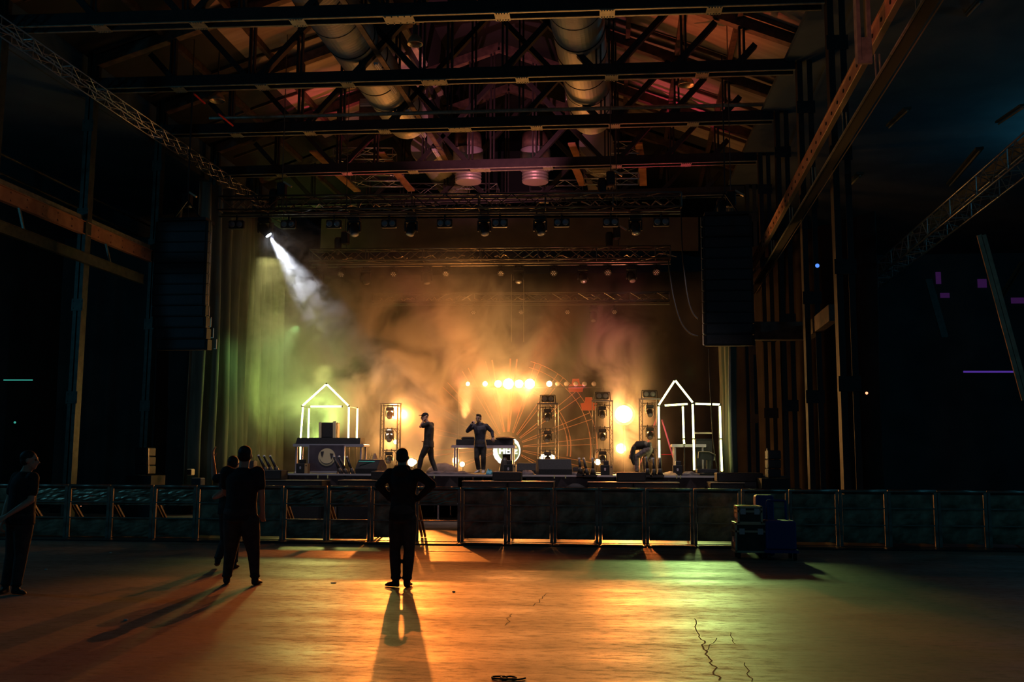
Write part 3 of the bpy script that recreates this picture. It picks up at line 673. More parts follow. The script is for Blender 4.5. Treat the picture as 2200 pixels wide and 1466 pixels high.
# line arrays
def line_array(label, x0, x1, y0, y1, Y, n, face):
    """hung column of speaker cabinets, slightly curved; face = -1/+1, the side the pale hinge edge shows on"""
    tl, br = UY(x0, y0, Y), UY(x1, y1, Y); w = br.x-tl.x; h = (tl.z-br.z)/n; cx = (tl.x+br.x)/2
    t = thing('line_array', label, 'speaker array', (cx, Y, tl.z+.1))
    for k in range(n):
        z = tl.z-h*(k+.5); a_ = math.radians(1+k*k*.10); sh = .028*max(0, k-n*.55)**1.6 if face > 0 else 0
        c = MB(); R = []
        for yy, ww in ((-.32, .5), (.30, .42)):
            R.append([V((cx+u*w*ww+sh*0, Y+yy+sh, z+v_*h*.485+yy*math.sin(a_)*.4)) for u, v_ in ((-1, -1), (1, -1), (1, 1), (-1, 1))])
        c.rings(R); cab = c.build('cabinet', M['cab'], t)
        g = MB(); g.box((cx, Y-.325+sh, z), (w*.9, .02, h*.82)); g.build('grille', M['grille'], cab)
        e = MB(); ex = cx+face*w*.52+(sh*.6 if face > 0 else 0)
        e.bar((ex, Y-.2+sh, z-h*.45), (ex, Y-.2+sh, z+h*.45), .018, .03).bar((ex-face*.07, Y-.2+sh, z-h*.45), (ex, Y-.2+sh, z-h*.45), .02, .02)
        e.build('hinge_plate', M['caseedge'], cab)
    MB().box((cx, Y, tl.z+.06), (w*.9, .7, .08)).bar((cx-w*.3, Y, tl.z+.06), (cx, Y, tl.z+.7), .04).bar((cx+w*.3, Y, tl.z+.06), (cx, Y, tl.z+.7), .04).tube((cx, Y, tl.z+.7), (cx, Y, 13), .02).build('flying_frame', M['black'], t)
    return t
line_array('tall black hung line array on the balcony side, its lower cabinets curving out', 345, 446, 482, 750, 27.0, 12, 1)
line_array('tall black hung line array beside the bolted girder, straight as a slab', 1506, 1618, 470, 744, 27.0, 12, -1)
# ------------------------------------------------------------------ curtains and backcloth
def curtain(name, label, pts, z0, z1, mt, amp=.13, fold=.42, cat='curtain', seed=1):
    """pleated cloth following pts (plan), with soft random folds"""
    random.seed(seed); pts = [V(p) for p in pts]; plan = []; ph = 0
    for a, b in zip(pts, pts[1:]):
        n = max(4, int((b-a).length/.045)); d = (b-a).normalized(); nn = V((-d.y, d.x, 0))
        for i in range(n):
            ph += (b-a).length/n/fold*2*math.pi*(1+.35*math.sin(ph*.13+seed)); q = a.lerp(b, i/n)
            plan.append((q, nn, math.sin(ph)+.4*math.sin(ph*.37+1), ph))
    zs = [z0+(z1-z0)*k/9 for k in range(10)]
    R = [[q+nn*(amp*s_*(1.15-.45*k/9)+.05*math.sin(ph*.21+k*.6))+V((0, 0, z)) for q, nn, s_, ph in plan] for k, z in enumerate(zs)]
    mb = MB(); n = len(plan); mb.add([p for r in R for p in r], [(k*n+i, k*n+i+1, (k+1)*n+i+1, (k+1)*n+i) for k in range(9) for i in range(n-1)])
    o = mb.build(name, mt, None, True); sm = o.modifiers.new('thick', 'SOLIDIFY'); sm.thickness = .02
    return tag(o, label, cat)
ZS = 1.33    # stage height
cA = UY(405, 1000, 30.0); cB = UY(590, 1000, 38.0)
curtain('stage_curtain', 'tall green lit pleated curtain closing the stage on the balcony side', [(cA.x, 30, 0), (cA.x+.6, 31.2, 0), (cB.x, 38.5, 0)], .9, 10.6, M['velvet'], .17, .6)
cC = UY(1586, 1000, 30.0); cD = UY(1530, 1000, 34.0)
curtain('stage_curtain', 'narrow pleated curtain edge beside the flat roofed tube house', [(cC.x, 30, 0), (cC.x-.1, 31.5, 0), (cD.x+.5, 34, 0)], ZS, 9.8, M['velvet'], .12, .4, seed=4)
bA = UY(560, 900, 39.5); bB = UY(1580, 900, 39.5)
curtain('backcloth', 'wide dark backcloth hanging behind the whole stage', [(bA.x-1, 39.6, 0), (bB.x+.5, 39.6, 0)], .5, 9.3, M['backcloth'], .05, .9, 'backcloth', 3)
curtain('side_masking_cloth', 'black cloth hanging beyond the curtain on the girder side', [(bB.x+.3, 36, 0), (cC.x+4.5, 31, 0)], 0, 9.5, M['backcloth'], .06, .8, 'masking cloth', 5)
curtain('side_masking_cloth', 'black cloth hanging beyond the green curtain on the balcony side', [(cA.x-5, 31, 0), (cA.x-.25, 31, 0)], 0, 9, M['backcloth'], .06, .8, 'masking cloth', 6)
# border pelmets behind front truss (dark bands)
tag(MB().bar(UY(690, 505, 38), UY(1500, 503, 38), .1, 1.3).build('border_cloth', M['backcloth']), 'flat black border cloth hung above the middle truss', 'border cloth')
# ------------------------------------------------------------------ stage deck
xl = UY(470, 1018, 28.3).x; xr = UY(1592, 1024, 28.3).x
t = thing('stage', 'low black concert stage with a pale front edge', 'stage', ((xl+xr)/2, 34, 0))
MB().box(((xl+xr)/2, 34, ZS-.04), (xr-xl, 11.4, .08)).build('deck', M['deck'], t)
sk = MB()
for xa, xb in ((xl, UY(985, 1000, 28.3).x), (UY(1130, 1000, 28.3).x, xr)):
    n = 30; sk.add([V((xa+(xb-xa)*i/n, 28.28+.03*math.sin(i*2.1), z)) for z in (ZS-.5, ZS-.03) for i in range(n+1)], [(i, i+1, n+2+i, n+1+i) for i in range(n)])
sk.build('front_skirt', M['skirt'], t)
MB().box(((xl+xr)/2, 28.27, ZS-.02), (xr-xl, .05, .05)).build('front_edge', M['edge'], t)
lg = MB(); x = xl+.4
while x < xr:
    for y in (28.6, 31, 34): lg.tube((x, y, 0), (x, y, ZS-.08), .03); lg.tube((x-.05, y, .02), (x+.05, y, .02), .05)
    lg.bar((x, 28.6, .5), (x+1.0, 28.6, .5), .03); x += 1.0
lg.build('deck_leg', M['silver'], t)
for ti, px in enumerate((683, 704, 933, 1191, 1215, 1454, 1462)): 
    tag(MB().box(UY(px, 1025, 28.22), (.03, .01, .09)).build('tape_mark', M['tape']), 'short pale tape tab on the stage front edge, %s from the balcony side' % ORD[ti], 'tape', 'tape tabs on the stage edge')
# stage wing step beyond right
tag(MB().box((UY(1640, 1015, 29).x, 30.5, .68), (1.3, 3, 1.32)).build('side_riser', M['cab']), 'black side riser carrying the dark gear beside the stage', 'riser')
# ------------------------------------------------------------------ stage furniture
def SP(px, Y, z=ZS): 
    p = UY(px, 1010, Y); return V((p.x, Y, z))
def zat(py, px, Y): return UY(px, py, Y).z
def deco_table(name, label, xa, xb, yt, yb, Y, depth=.7):
    A, B = SP(xa, Y), SP(xb, Y); zt, zb_ = zat(yt, xa, Y), zat(yb, xa, Y); cx = (A.x+B.x)/2; w = B.x-A.x
    t = thing(name, label, 'table', (cx, Y, ZS))
    R = []
    for q in (-1, -.985, .985, 1): hh = (zt-zb_)*(.30 if abs(q) == 1 else .5); R.append([V((cx+q*w/2, Y+yy, (zt+zb_)/2+zz*hh)) for yy, zz in ((-.03, -1), (depth, -1), (depth, 1), (-.03, 1))])
    MB().rings(R).build('table_top', M['silver'], t)
    for q in (-1, 1):
        for yy in (.05, depth-.08):
            x_ = cx+q*(w/2-.10); MB().tube((x_, Y+yy, ZS), (x_, Y+yy, zb_), .035).lathe((x_, Y+yy, ZS), (0, 0, 1), [(0, .07), (.03, .06), (.05, .036)], 12).build('leg', M['silver'], t)
    return t, cx, w, zt
tl_, cxl, wl, ztl = deco_table('deck_table', 'silver table carrying a long black riser, with the smiling face panel in front', 628, 781, 954, 960, 29.6)
A, B = SP(637, 29.75), SP(773, 29.75); z1 = zat(941, 700, 29.75)
q = MB().rings([[V((A.x+(B.x-A.x)*u, 29.7+v_, z)) for u, v_ in uv] for z, uv in ((ztl, ((-.02, 0), (1.0, 0), (1.0, .6), (-.02, .6))), (z1, ((0, .03), (1.0, .03), (1.0, .6), (0, .6))))]).build('equipment_riser', M['cab'])
tag(q, 'long low black equipment box on top of the table with the smiling face panel', 'equipment box')
# smoked panel with face
pa, pb_ = UY(664, 957, 29.45), UY(739, 1017, 29.45); cx = (pa.x+pb_.x)/2; w = pb_.x-pa.x; ph = pa.z-ZS-.01
t = thing('face_panel', 'smoked see-through panel with a pale smiling face, leaning before the table', 'panel', (cx, 29.45, ZS))
MB().box((cx, 29.45, ZS+.01+ph/2), (w, .02, ph)).build('sheet', M['acryl'], t)
MB().box((cx, 29.44, ZS+.04), (w, .06, .05)).box((cx-w/2, 29.44, ZS+ph/2), (.03, .04, ph)).box((cx+w/2, 29.44, ZS+ph/2), (.03, .04, ph)).build('frame', M['silver'], t)
fc = UY(702, 982.5, 29.42); R_ = 19/PXM(29.42)
def disc(c, r, y, n=40): return [V((c.x+r*math.cos(a*2*math.pi/n), y, c.z+r*math.sin(a*2*math.pi/n))) for a in range(n)]
f_ = MB().poly(disc(fc, R_, 29.43), (0, -.008, 0)).build('face', M['cream'], t)
sm = []
for k in range(25): a_ = math.radians(190+160*k/24); sm.append(V((fc.x+R_*.83*math.cos(a_), 29.415, fc.z+R_*.83*math.sin(a_))))
for k in range(24, -1, -1): a_ = math.radians(190+160*k/24); rr = R_*(.83-.07*math.sin(math.pi*k/24)-.02); sm.append(V((fc.x+rr*math.cos(a_), 29.415, fc.z+rr*math.sin(a_))))
MB().poly(sm, (0, -.006, 0)).build('mouth', M['ink'], f_)
for q in (-1, 1):
    e = [(-.74, .62), (-.34, .66), (-.50, .0), (-.62, .12)]
    MB().poly([V((fc.x+(-q if q > 0 else 1)*u*R_ if False else fc.x+(u if q < 0 else -u+.02)*R_, 29.415, fc.z+(v_ if q < 0 else (v_-.22))*R_)) for u, v_ in e], (0, -.006, 0)).build('eye', M['ink'], f_)
tc_, cxc, wc, ztc = deco_table('deck_table', 'silver table behind the singer, carrying the black player case', 969, 1106, 957, 963, 30.4)
A, B = SP(979, 30.5), SP(1102, 30.5); z1 = zat(945, 1040, 30.5)
tag(MB().bbox(((A.x+B.x)/2, 30.75, (ztc+z1)/2+.005), (B.x-A.x, .5, z1-ztc), .012).build('player_case', M['cab']), 'long black player case on the silver table behind the singer', 'equipment box')
for px, w_, lb in ((1001, .16, 'small black controller on the player case, beside the singer, farther one'), (1011, .14, 'small black controller on the player case, next to the singer'), (1085, .3, 'black cap shaped bundle on the end of the player case above the logo')):
    p = SP(px, 30.7, z1); tag(MB().lathe(p, (0, 0, 1), [(0, w_*.8), (.03, w_), (.06, w_), (.09, w_*.7)], 14).build('controller', M['cab'], None), lb, 'controller')
tb_, cxb, wb, ztb = deco_table('keyboard_table', 'pale lit table standing inside the tube house on the girder side', 1444, 1518, 954.5, 961, 31.5, .6)
# LED tube houses
def led_tube(px0, py0, Y0, px1, py1, Y1, par, r=.028):
    a, b = UY(px0, py0, Y0), UY(px1, py1, Y1); d = (b-a).normalized()
    o = MB().tube(a, b, r, n=10).build('led_tube', M['tubeon'], par, True)
    MB().tube(a-d*.04, a, r*1.15).build('end_socket', M['black'], o); MB().tube(b, b+d*.04, r*1.15).build('end_socket', M['black'], o)
    return o
t = thing('tube_house', 'glowing yellow green tube house outline behind the smiling face panel', 'light frame', SP(700, 31.5))
for s_ in ((701, 826, 31.3, 650, 872, 31.3), (702, 826, 31.3, 748.5, 872, 31.3), (667.5, 873.7, 32.6, 734, 873.7, 32.6), (651, 875, 31.3, 646, 941, 31.3), (646, 944, 31.3, 645.6, 992, 31.3),
           (664, 878, 32.6, 662, 943, 32.6), (749.5, 875, 31.3, 748.5, 943, 31.3), (768, 878, 32.6, 766.5, 943, 32.6)): led_tube(*s_, t)
MB().bar(UY(651, 874, 31.3), UY(665, 877, 32.6), .02).bar(UY(749, 874, 31.3), UY(768, 878, 32.6), .02).bar(UY(765.5, 944, 32.6), SP(765.5, 32.6), .03).bar(UY(662, 944, 32.6), SP(662, 32.6), .03).bar(UY(749, 944, 31.3), SP(749, 31.3), .03).bar(UY(645.6, 992, 31.3), SP(645.6, 31.3), .05).build('stand_frame', M['black'], t)
t = thing('tube_house', 'glowing yellow tube house outline with a flat roofed side part beside the curtain', 'light frame', SP(1480, 30.3))
for s_ in ((1449, 819, 30.0, 1415, 871, 30.0), (1451, 818, 30.0, 1488, 865, 30.0), (1428, 871.5, 31.2, 1477, 868.5, 31.2), (1415, 874, 30.0, 1416, 943, 30.0), (1416, 945, 30.0, 1417, 1006, 30.0),
           (1467, 874, 31.4, 1469, 942, 31.4), (1469, 945, 31.4, 1470, 954, 31.4), (1488, 869, 30.0, 1490, 942, 30.0), (1490, 945, 30.0, 1491.5, 1010, 30.0), (1494, 868, 30.0, 1527.5, 869, 30.0), (1530, 869, 30.0, 1546, 869.5, 30.0),
           (1546.5, 873, 30.0, 1548.5, 942, 30.0), (1548.5, 945, 30.0, 1551, 1013, 30.0)): led_tube(*s_, t)
MB().bar(UY(1416, 873, 30.05), SP(1421, 30.1), .025).bar(UY(1489, 868, 30.05), SP(1495, 30.1), .025).bar(UY(1544, 871, 30.05), SP(1546, 30.1), .025).bar(UY(1470, 958, 31.4), SP(1470, 31.4), .03).bar(UY(1415, 873, 30.05), UY(1490, 868, 31.4), .018).build('stand_frame', M['black'], t)
# towers
def tower(label, px, Y, ptop, w=.56, cols='caseedge'):
    p = SP(px, Y); zt = zat(ptop, px, Y); t = thing('lamp_tower', label, 'lamp tower', p, None)
    for q in (-1, 1):
        x_ = p.x+q*w/2; c, l = truss_mb((x_, Y, ZS), (x_, Y, zt), .09, .001, .012, .3, .007) if False else (MB(), MB())
        for dx, dy in ((-.05, -.05), (.05, -.05), (.05, .08), (-.05, .08)): c.tube((x_+dx, Y+dy, ZS), (x_+dx, Y+dy, zt), .014, n=6)
        z = ZS
        while z < zt-.3: l.tube((x_-.05, Y-.05, z), (x_+.05, Y-.05, z+.15), .007, n=4).tube((x_+.05, Y-.05, z+.15), (x_-.05, Y-.05, z+.3), .007, n=4); z += .3
        u = c.build('upright_truss', M['blacktruss'], t); l.build('lacing', M['blacktruss'], u)
    return t, p, zt
def tower_fill(t, p, zt, Y, bars, label_pre, tw, heads, headgrp, blinder=None):
    cb = MB()
    for py in bars:
        z = zat(py, tw, Y); cb.tube((p.x-.27, Y, z), (p.x+.27, Y, z), .02)
        for q in (-1, 1): cb.tube((p.x+q*.25, Y, z-.16), (p.x+q*.12, Y, z), .012)
    cb.box((p.x, Y, zt), (.7, .22, .04)).box((p.x, Y, ZS+.02), (.8, .5, .04)); cb.build('crossbar', M['blacktruss'], t)
    for i, (py, tl) in enumerate(heads):
        z = zat(py, tw, Y)-.02
        moving_head('%s moving head hanging in the %s' % (('top', 'middle', 'lowest')[i], label_pre), (p.x, Y-.12, z), .62, tl, headgrp)
    if blinder:
        bp = V((p.x+(.0 if tw != 1395 else -.02), Y, zt+.02)); tt = thing('twin_blinder', 'twin lamp blinder on top of the '+label_pre, 'stage light', bp)
        MB().bbox(bp+V((0, 0, .14)), (.42, .16, .2), .02).build('housing', M['black'], tt)
        fr = MB()
        for q in (-1, 1): fr.tube(bp+V((q*.26, -.05, 0)), bp+V((q*.24, -.05, .26)), .014)
        fr.tube(bp+V((-.24, -.05, .26)), bp+V((.24, -.05, .26)), .014); fr.build('bracket', M['black'], tt)
        for q in (-1, 1): MB().lathe(bp+V((q*.105, -.08, .14)), (0, -1, 0), [(0, .078), (.02, .08), (.03, .06)], 16).build('lens', M['lens'], tt, True)
YT = 32.6; fw = (0, -.7, -.8)
for px, ptop, pre, bars, hz, bl in ((837, 868, 'glowing tower next to the capped man', (872, 922, 968), (874, 923, 969), False),
                                (1177, 868, 'tower right behind the wedge monitor on the deck', (876, 922, 968), (878, 924, 970), True),
                                (1295, 862, 'tower in front of the round white hot lamp', (871, 919, 967), (872, 920, 968), True),
                                (1397, 858, 'tower behind the stooping technician', (867, 916, 964), (869, 917, 965), True)):
    t, p, zt = tower('black '+pre+', three heads inside', px, YT, ptop)
    tower_fill(t, p, zt, YT, bars, pre, px, [(h, (random.uniform(-.15, .15), -.8, -.6)) for h in hz], 'moving heads hung in the towers', bl)
# blinder row upstage
for i, px in enumerate((1005, 1042, 1070, 1092, 1115, 1138, 1180, 1198, 1217, 1237, 1256, 1276)):
    lit = i < 7; p = UY(px, 825, 36.2)
    t = thing('row_lamp', ('burning amber' if lit else 'unlit')+' round lamp above the painted wheel, %s from the burning end' % ('twelfth' if i == 11 else 'eleventh' if i == 10 else ordn[i]), 'stage light', p, 'lamps of the row above the painted wheel')
    r = {0: .07, 1: .09, 2: .13, 3: .19, 4: .15, 5: .18, 6: .10}.get(i, .09)
    MB().lathe(p+V((0, .22, 0)), (0, -1, 0), [(0, .05), (.05, r), (.2, r*1.05)], 18).build('can', M['black'], t, True)
    MB().lathe(p+V((0, .02, 0)), (0, -1, 0), [(0, r), (.02, r*.8), (.03, r*.3)], 18).build('lens', M['lamp'] if lit else M['edge'], t, True)
P, Q = UY(985, 833, 36.4), UY(1295, 832, 36.4)
t = thing('lamp_bar', 'dark bar on two stands carrying the row of round lamps', 'lamp stand', SP(1140, 36.4)); MB().tube(P, Q, .03).tube(P, (P.x, P.y, ZS), .03).tube(Q, (Q.x, Q.y, ZS), .03).build('bar', M['black'], t)
def big_lamp(label, px, py, Y, r, stand=True, rz=None):
    p = UY(px, py, Y); t = thing('stage_lamp', label, 'stage light', p)
    MB().lathe(p+V((0, .3, 0)), (0, -1, 0), [(0, .06), (.06, r*.9), (.26, r*1.08), (.30, r*1.08)], 22).build('can', M['black'], t, True)
    MB().lathe(p+V((0, .02, 0)), (0, -1, 0), [(0, r), (.02, r*.8), (.03, r*.3)], 22, True).build('lens', M['lamp'], t, True)
    if stand: MB().tube(p+V((0, .15, -r)), (p.x, p.y+.15, ZS), .025).box((p.x, p.y+.15, ZS+.02), (.5, .4, .04)).build('stand', M['black'], t)
big_lamp('largest burning lamp, a round white hot disc beside the tower', 1340, 890, 34.2, .36)
big_lamp('tall burning lamp below the largest white hot lamp', 1334, 964, 34.4, .20, False)
big_lamp('burning lamp half hidden behind the glowing tower', 850, 887, 34.2, .26)
big_lamp('lower burning lamp behind the glowing tower', 836, 930, 34.4, .15, False)
big_lamp('small burning lamp low behind the glowing tower', 850, 950, 34.3, .09, False)
for px, py, r, lb in ((884, 994, .16, 'burning floor lamp beside the capped man'), (890, 993, .10, 'small burning floor lamp beside the capped man, doubled next to another'), (979, 990, .13, 'burning floor lamp behind the leg of the singer table'), (993, 998, .10, 'smaller burning floor lamp under the singer table'),
                      (1168, 985, .16, 'burning floor lamp low in the tower behind the wedge monitor, first of two'), (1186, 985, .14, 'burning floor lamp low in the tower behind the wedge monitor, second of two'), (1284, 993, .12, 'burning floor lamp at the foot of the tower by the round hot lamp')):
    big_lamp(lb, px, py, 33.6, r)
# painted ferris wheel cloth and logo
Yw = 38.2; hc = UY(1090, 962, Yw); k_ = 1/PXM(Yw)
t = thing('wheel_scenery', 'painted ferris wheel of thin double spokes standing behind the lamps', 'scenery', (hc.x, Yw, ZS))
sp = MB(); rs = MB()
Ro, Ri = 192*k_, 136*k_
for k in range(22):
    a_ = math.radians(-12+k*360/22); u = V((math.cos(a_), 0, math.sin(a_))); n = V((-u.z, 0, u.x))
    if hc.z+u.z*Ro < ZS: 
        if u.z < -.5: continue
    sp = MB()
    for q in (-1, 1):
        e = hc+u*Ro+n*q*.13; 
        if e.z < ZS: f = (ZS+.02-hc.z)/(e.z-hc.z); e = hc.lerp(e, f)
        sp.bar(hc+u*.6+n*q*.02, e, .055, .02)
    sp.build('spoke', M['wheel'], t)
for R0 in (Ro, Ro*.93, Ri, Ri*.95):
    rs = MB()
    pts = [hc+V((math.cos(a*math.pi/180), 0, math.sin(a*math.pi/180)))*R0 for a in range(-8, 76) ]
    pts = [p for p in pts if p.z > ZS]
    for a_, b_ in zip(pts, pts[1:]): rs.bar(a_, b_, .045, .02)
    rs.build('rim', M['wheel'], t)

for k in range(2):
    a_ = math.radians(28+k*14); c = hc+V((math.cos(a_), 0, math.sin(a_)))*Ro*1.03
    g = MB(); g.poly([c+V((x_*.32, -.03, z_*.3)) for x_, z_ in ((-1, .1), (-.8, -.8), (.8, -.8), (1, .1), (.5, .2), (.4, .9), (-.4, .9), (-.5, .2))], (0, -.02, 0)); g.build('gondola', M['wheelred'], t)
for px, dx in ((1050, -1), (1130, 1)): pass
Yl = 31.6; lc = UY(1090, 969, Yl); kk = 1/PXM(Yl)
t = thing('logo_disc', 'round logo disc with a ragged white ring behind the singer table', 'sign', (lc.x, Yl, ZS))
MB().poly(disc(lc, 27*kk, Yl), (0, .03, 0)).build('disc', M['logodisc'], t)
random.seed(12); n = 72; out = []; inn = []
for k in range(n+1):
    a_ = k*2*math.pi/n; th = 2.0+5.2*max(0, math.cos(a_-math.radians(205)))**1.3+3*max(0, math.cos(a_-math.radians(62)))**3
    j = random.uniform(-.6, 1.1)*(1 if th > 3.5 else .3)
    out.append(V((lc.x+(27+th*.55+j)*kk*math.cos(a_), Yl-.02, lc.z+(27+th*.55+j)*kk*math.sin(a_)))); inn.append(V((lc.x+(28-th)*kk*math.cos(a_), Yl-.02, lc.z+(28-th)*kk*math.sin(a_))))
rg = MB()
rg.add(out+inn+[p+V((0, -.02, 0)) for p in out+inn], [(i, i+1, n+2+i, n+1+i) for i in range(n)]+[(2*n+2+i, 2*n+3+i, 3*n+4+i, 3*n+3+i) for i in range(n)]+[(i, i+1, 2*n+3+i, 2*n+2+i) for i in range(n)])
rg.build('ragged_ring', M['logo'], t)
def letter(rects, name):
    mb = MB()
    for x0, y0, x1, y1 in rects:
        mb.box((lc.x+(x0+x1)/2*kk, Yl-.03, lc.z+(y0+y1)/2*kk), ((x1-x0)*kk, .03, (y1-y0)*kk))
    return mb
letter(((-18, -7, -14, 8), (-9, -7, -5, 8), (-14, -1.5, -9, 2.5)), 'h').build('letter_h', M['logo'], t)
letter(((-3.5, -7, 0, 8), (0, 5, 6, 8), (0, -1, 6, 2), (0, -7, 6.4, -4), (5, 2, 8, 6.4), (5.4, -5.6, 8.4, .6)), 'b').build('letter_b', M['logo'], t)
zz = MB(); P3 = lambda x, y: V((lc.x+x*kk, Yl-.015, lc.z+y*kk))
zz.poly([P3(*q) for q in ((10, 3), (22, 3), (22, 0), (15, -4.2), (22, -4.2), (22, -7), (9.5, -7), (9.5, -4.6), (16.5, .2), (10, .2))], (0, -.03, 0)); zz.build('letter_z', M['logo'], t)
MB().box((lc.x, Yl+.15, (ZS+lc.z)/2), (.3, .3, lc.z-ZS)).build('stand', M['black'], t)
# flame machines: small black cubes with a wooden side
for px, Y, side, lb in ((645, 29.0, 1, 'small black effect machine at the foot of the table with the face panel'), (800, 29.2, 0, 'small black effect machine beside the glowing tower'), (1092, 28.9, 1, 'small black effect machine in front of the logo disc'), (1300, 29.0, 1, 'small black effect machine in front of the tower by the hot lamp'), (1456, 28.9, 0, 'small black effect machine under the pale table')):
    p = SP(px, Y); w_ = .26; h_ = .29
    t = thing('flame_machine', lb, 'effect machine', p, None)
    MB().bbox(p+V((0, .13, h_/2)), (w_, .26, h_), .012).build('housing', M['cab'], t)
    MB().bbox(p+V((.03, .13, h_+.06)), (w_*.6, .18, .12), .012).build('nozzle_block', M['black'], t)
    MB().lathe(p+V((0, -.002, h_*.62)), (0, -1, 0), [(0, .028), (.004, .03)], 12).box(p+V((0, -.006, h_*.48)), (.045, .006, .03)).build('emblem', M['silver'], t)
    if side:
        s2 = MB().box(p+V((w_/2+.045, .12, h_/2)), (.09, .24, h_)).build('side_panel', M['wood'], t)
        MB().lathe(p+V((w_/2+.045, -.002, h_*.8)), (0, -1, 0), [(0, .02), (.004, .02)], 12).build('port', M['rubber'], s2)
# launchers: slanted tubes in groups of three
def launcher(px0, py0, px1, py1, Y, lb, grp):
    a, b = UY(px1, py1, Y), UY(px0, py0, Y+.1); d = (b-a).normalized()
    t = thing('confetti_launcher', lb, 'launcher', a, grp)
    MB().lathe(a, d, [(0, .045), ((b-a).length, .033)], 12).build('barrel', M['black'], t, True)
    MB().lathe(b, d, [(-.03, .035), (.01, .037), (.01, .025)], 12).build('muzzle_ring', M['edge'], t)
    MB().lathe(a, d, [(-.12, .05), (.0, .06), (.06, .05)], 12).build('canister', M['case'], t, True)
    MB().box(a+V((0, 0, -.14)), (.22, .2, .06)).bar(a+V((-.08, 0, -.14)), a+d*.12, .03).bar(a+V((.08, 0, -.14)), a+d*.12, .03).build('base_bracket', M['black'], t)
three = ('first', 'second', 'third')
for grp, nm, arr, Y in (('launchers on the black box near the curtain', 'on the long black box near the green curtain', ((555, 979, 570, 1008), (567, 980, 582, 1008), (580, 980, 594, 1008)), 28.6),
                      ('launchers before the face panel', 'slanting across the smiling face panel', ((717, 981, 730, 1011), (728, 981, 742, 1012), (745, 982, 756, 1011)), 28.4),
                      ('launchers before the hot lamp tower', 'standing between the wedge monitor and the hot lamp tower', ((1244, 985, 1247, 1010), (1254, 985, 1260, 1012), (1273, 985, 1274, 1012)), 28.2),
                      ('launchers at the technician', 'standing in front of the stooping technician', ((1388, 983, 1391, 1012), (1403, 985, 1405, 1013), (1417, 985, 1418, 1012)), 28.2)):
    for i, (x0, y0, x1, y1) in enumerate(arr): launcher(x0, y0, x1, y1, Y, '%s black tube launcher of three %s' % (three[i], nm), grp)
# wedge monitors
def wedge(label, px, Y, w, h, d, face=-1, m_='cab', rz=0):
    p = SP(px, Y); t = thing('wedge_monitor', label, 'stage monitor', p)
    Mx = Matrix.Rotation(rz, 3, 'Z'); prof = [(-d/2, 0), (d/2, 0), (d/2, h*.55), (d*.15, h), (-d*.2, h*.98), (-d/2, h*.35)]
    R = [[p+Mx@V((x_, y_, z_)) for y_, z_ in prof] for x_ in (-w/2, w/2)]
    MB().rings(R).build('cabinet', M[m_], t)
    ey = [p+Mx@V((face*(w/2+.004), y_*.96, .01+z_*.96)) for y_, z_ in prof]
    s2 = MB().poly(ey, Mx@V((face*.008, 0, 0))).build('end_panel', M['skirt'], t)
    MB().lathe(p+Mx@V((face*(w/2+.012), 0, h*.45)), Mx@V((face, 0, 0)), [(0, .05), (.004, .05)], 12).build('handle_hole', M['rubber'], s2)
    return t
wedge('large black wedge monitor on the deck edge with a dim triangular end', 1190, 28.85, .95, .46, .55, -1, 'cab', .22)
wedge('black wedge monitor lying behind the larger one near the logo disc', 1137, 30.6, .7, .34, .5, 1, 'cab', -.2)
wedge('black wedge monitor with a teal lit top edge beside the face panel', 797, 29.4, .72, .42, .6, 1, 'cab', -.3)
tag(MB().bar(UY(771, 991.5, 29.2), UY(808, 992.5, 29.2), .03, .012).build('teal_strip', M['teal']), 'thin teal glowing strip along the top of the wedge monitor', 'indicator')
# black boxes on the front line and long subs in the pit
def box_speaker(name, label, x0, x1, y0, y1, Y, d=.6, m_='cab', cat='speaker', grp=None):
    a, b = UY(x0, y0, Y), UY(x1, y1, Y); t = thing(name, label, cat, ((a.x+b.x)/2, Y, b.z), grp)
    MB().bbox(((a.x+b.x)/2, Y+d/2, (a.z+b.z)/2), (b.x-a.x, d, a.z-b.z), .02).build('cabinet', M[m_], t)
    MB().box(((a.x+b.x)/2, Y-.005, (a.z+b.z)/2), ((b.x-a.x)*.92, .015, (a.z-b.z)*.84)).build('grille', M['grille'], t)
    return t
def long_sub(label, x0, x1, ytop, Y=27.0):
    a = UY(x0, ytop, Y); b = UY(x1, ytop, Y); t = thing('long_bass_speaker', label, 'speaker', ((a.x+b.x)/2, Y, 0))
    n = max(1, round((b.x-a.x)/1.3)); w = (b.x-a.x)/n
    for k in range(n):
        for (z0, z1) in ((0.02, .6), (.61, a.z-.02)):
            cab = MB().bbox((a.x+w*(k+.5), Y+.45, (z0+z1)/2), (w-.01, .9, z1-z0), .015).build('cabinet', M['cab'], t)
            MB().box((a.x+w*(k+.5), Y-.005, (z0+z1)/2), (w*.92, .015, (z1-z0)*.86)).build('grille', M['grille'], cab)
    MB().box(((a.x+b.x)/2, Y+.45, a.z-.005), (b.x-a.x, .92, .02)).build('top_edge', M['caseedge'], t)
long_sub('long row of black bass speakers below the singer, thin lit top edge', 992, 1190, 1034)
long_sub('long row of black bass speakers below the stooping technician', 1262, 1460, 1036)
long_sub('long row of black bass speakers below the face panel', 726, 830, 1032)
long_sub('long row of black bass speakers behind the big man', 556, 692, 1032)
long_sub('short dark bass speaker at the far end by the curtain edge', 1526, 1600, 1037)
box_speaker('fill_speaker', 'black box speaker on the bass row just below the singer', 1058, 1119, 1014, 1033, 27.3)
box_speaker('fill_speaker', 'black box speaker on the bass row beside the man with hands on hips', 797, 832, 1013, 1031, 27.3)
box_speaker('fill_speaker', 'reddish lit box speaker on the bass row at the technician', 1325, 1388, 1015, 1035, 27.3)
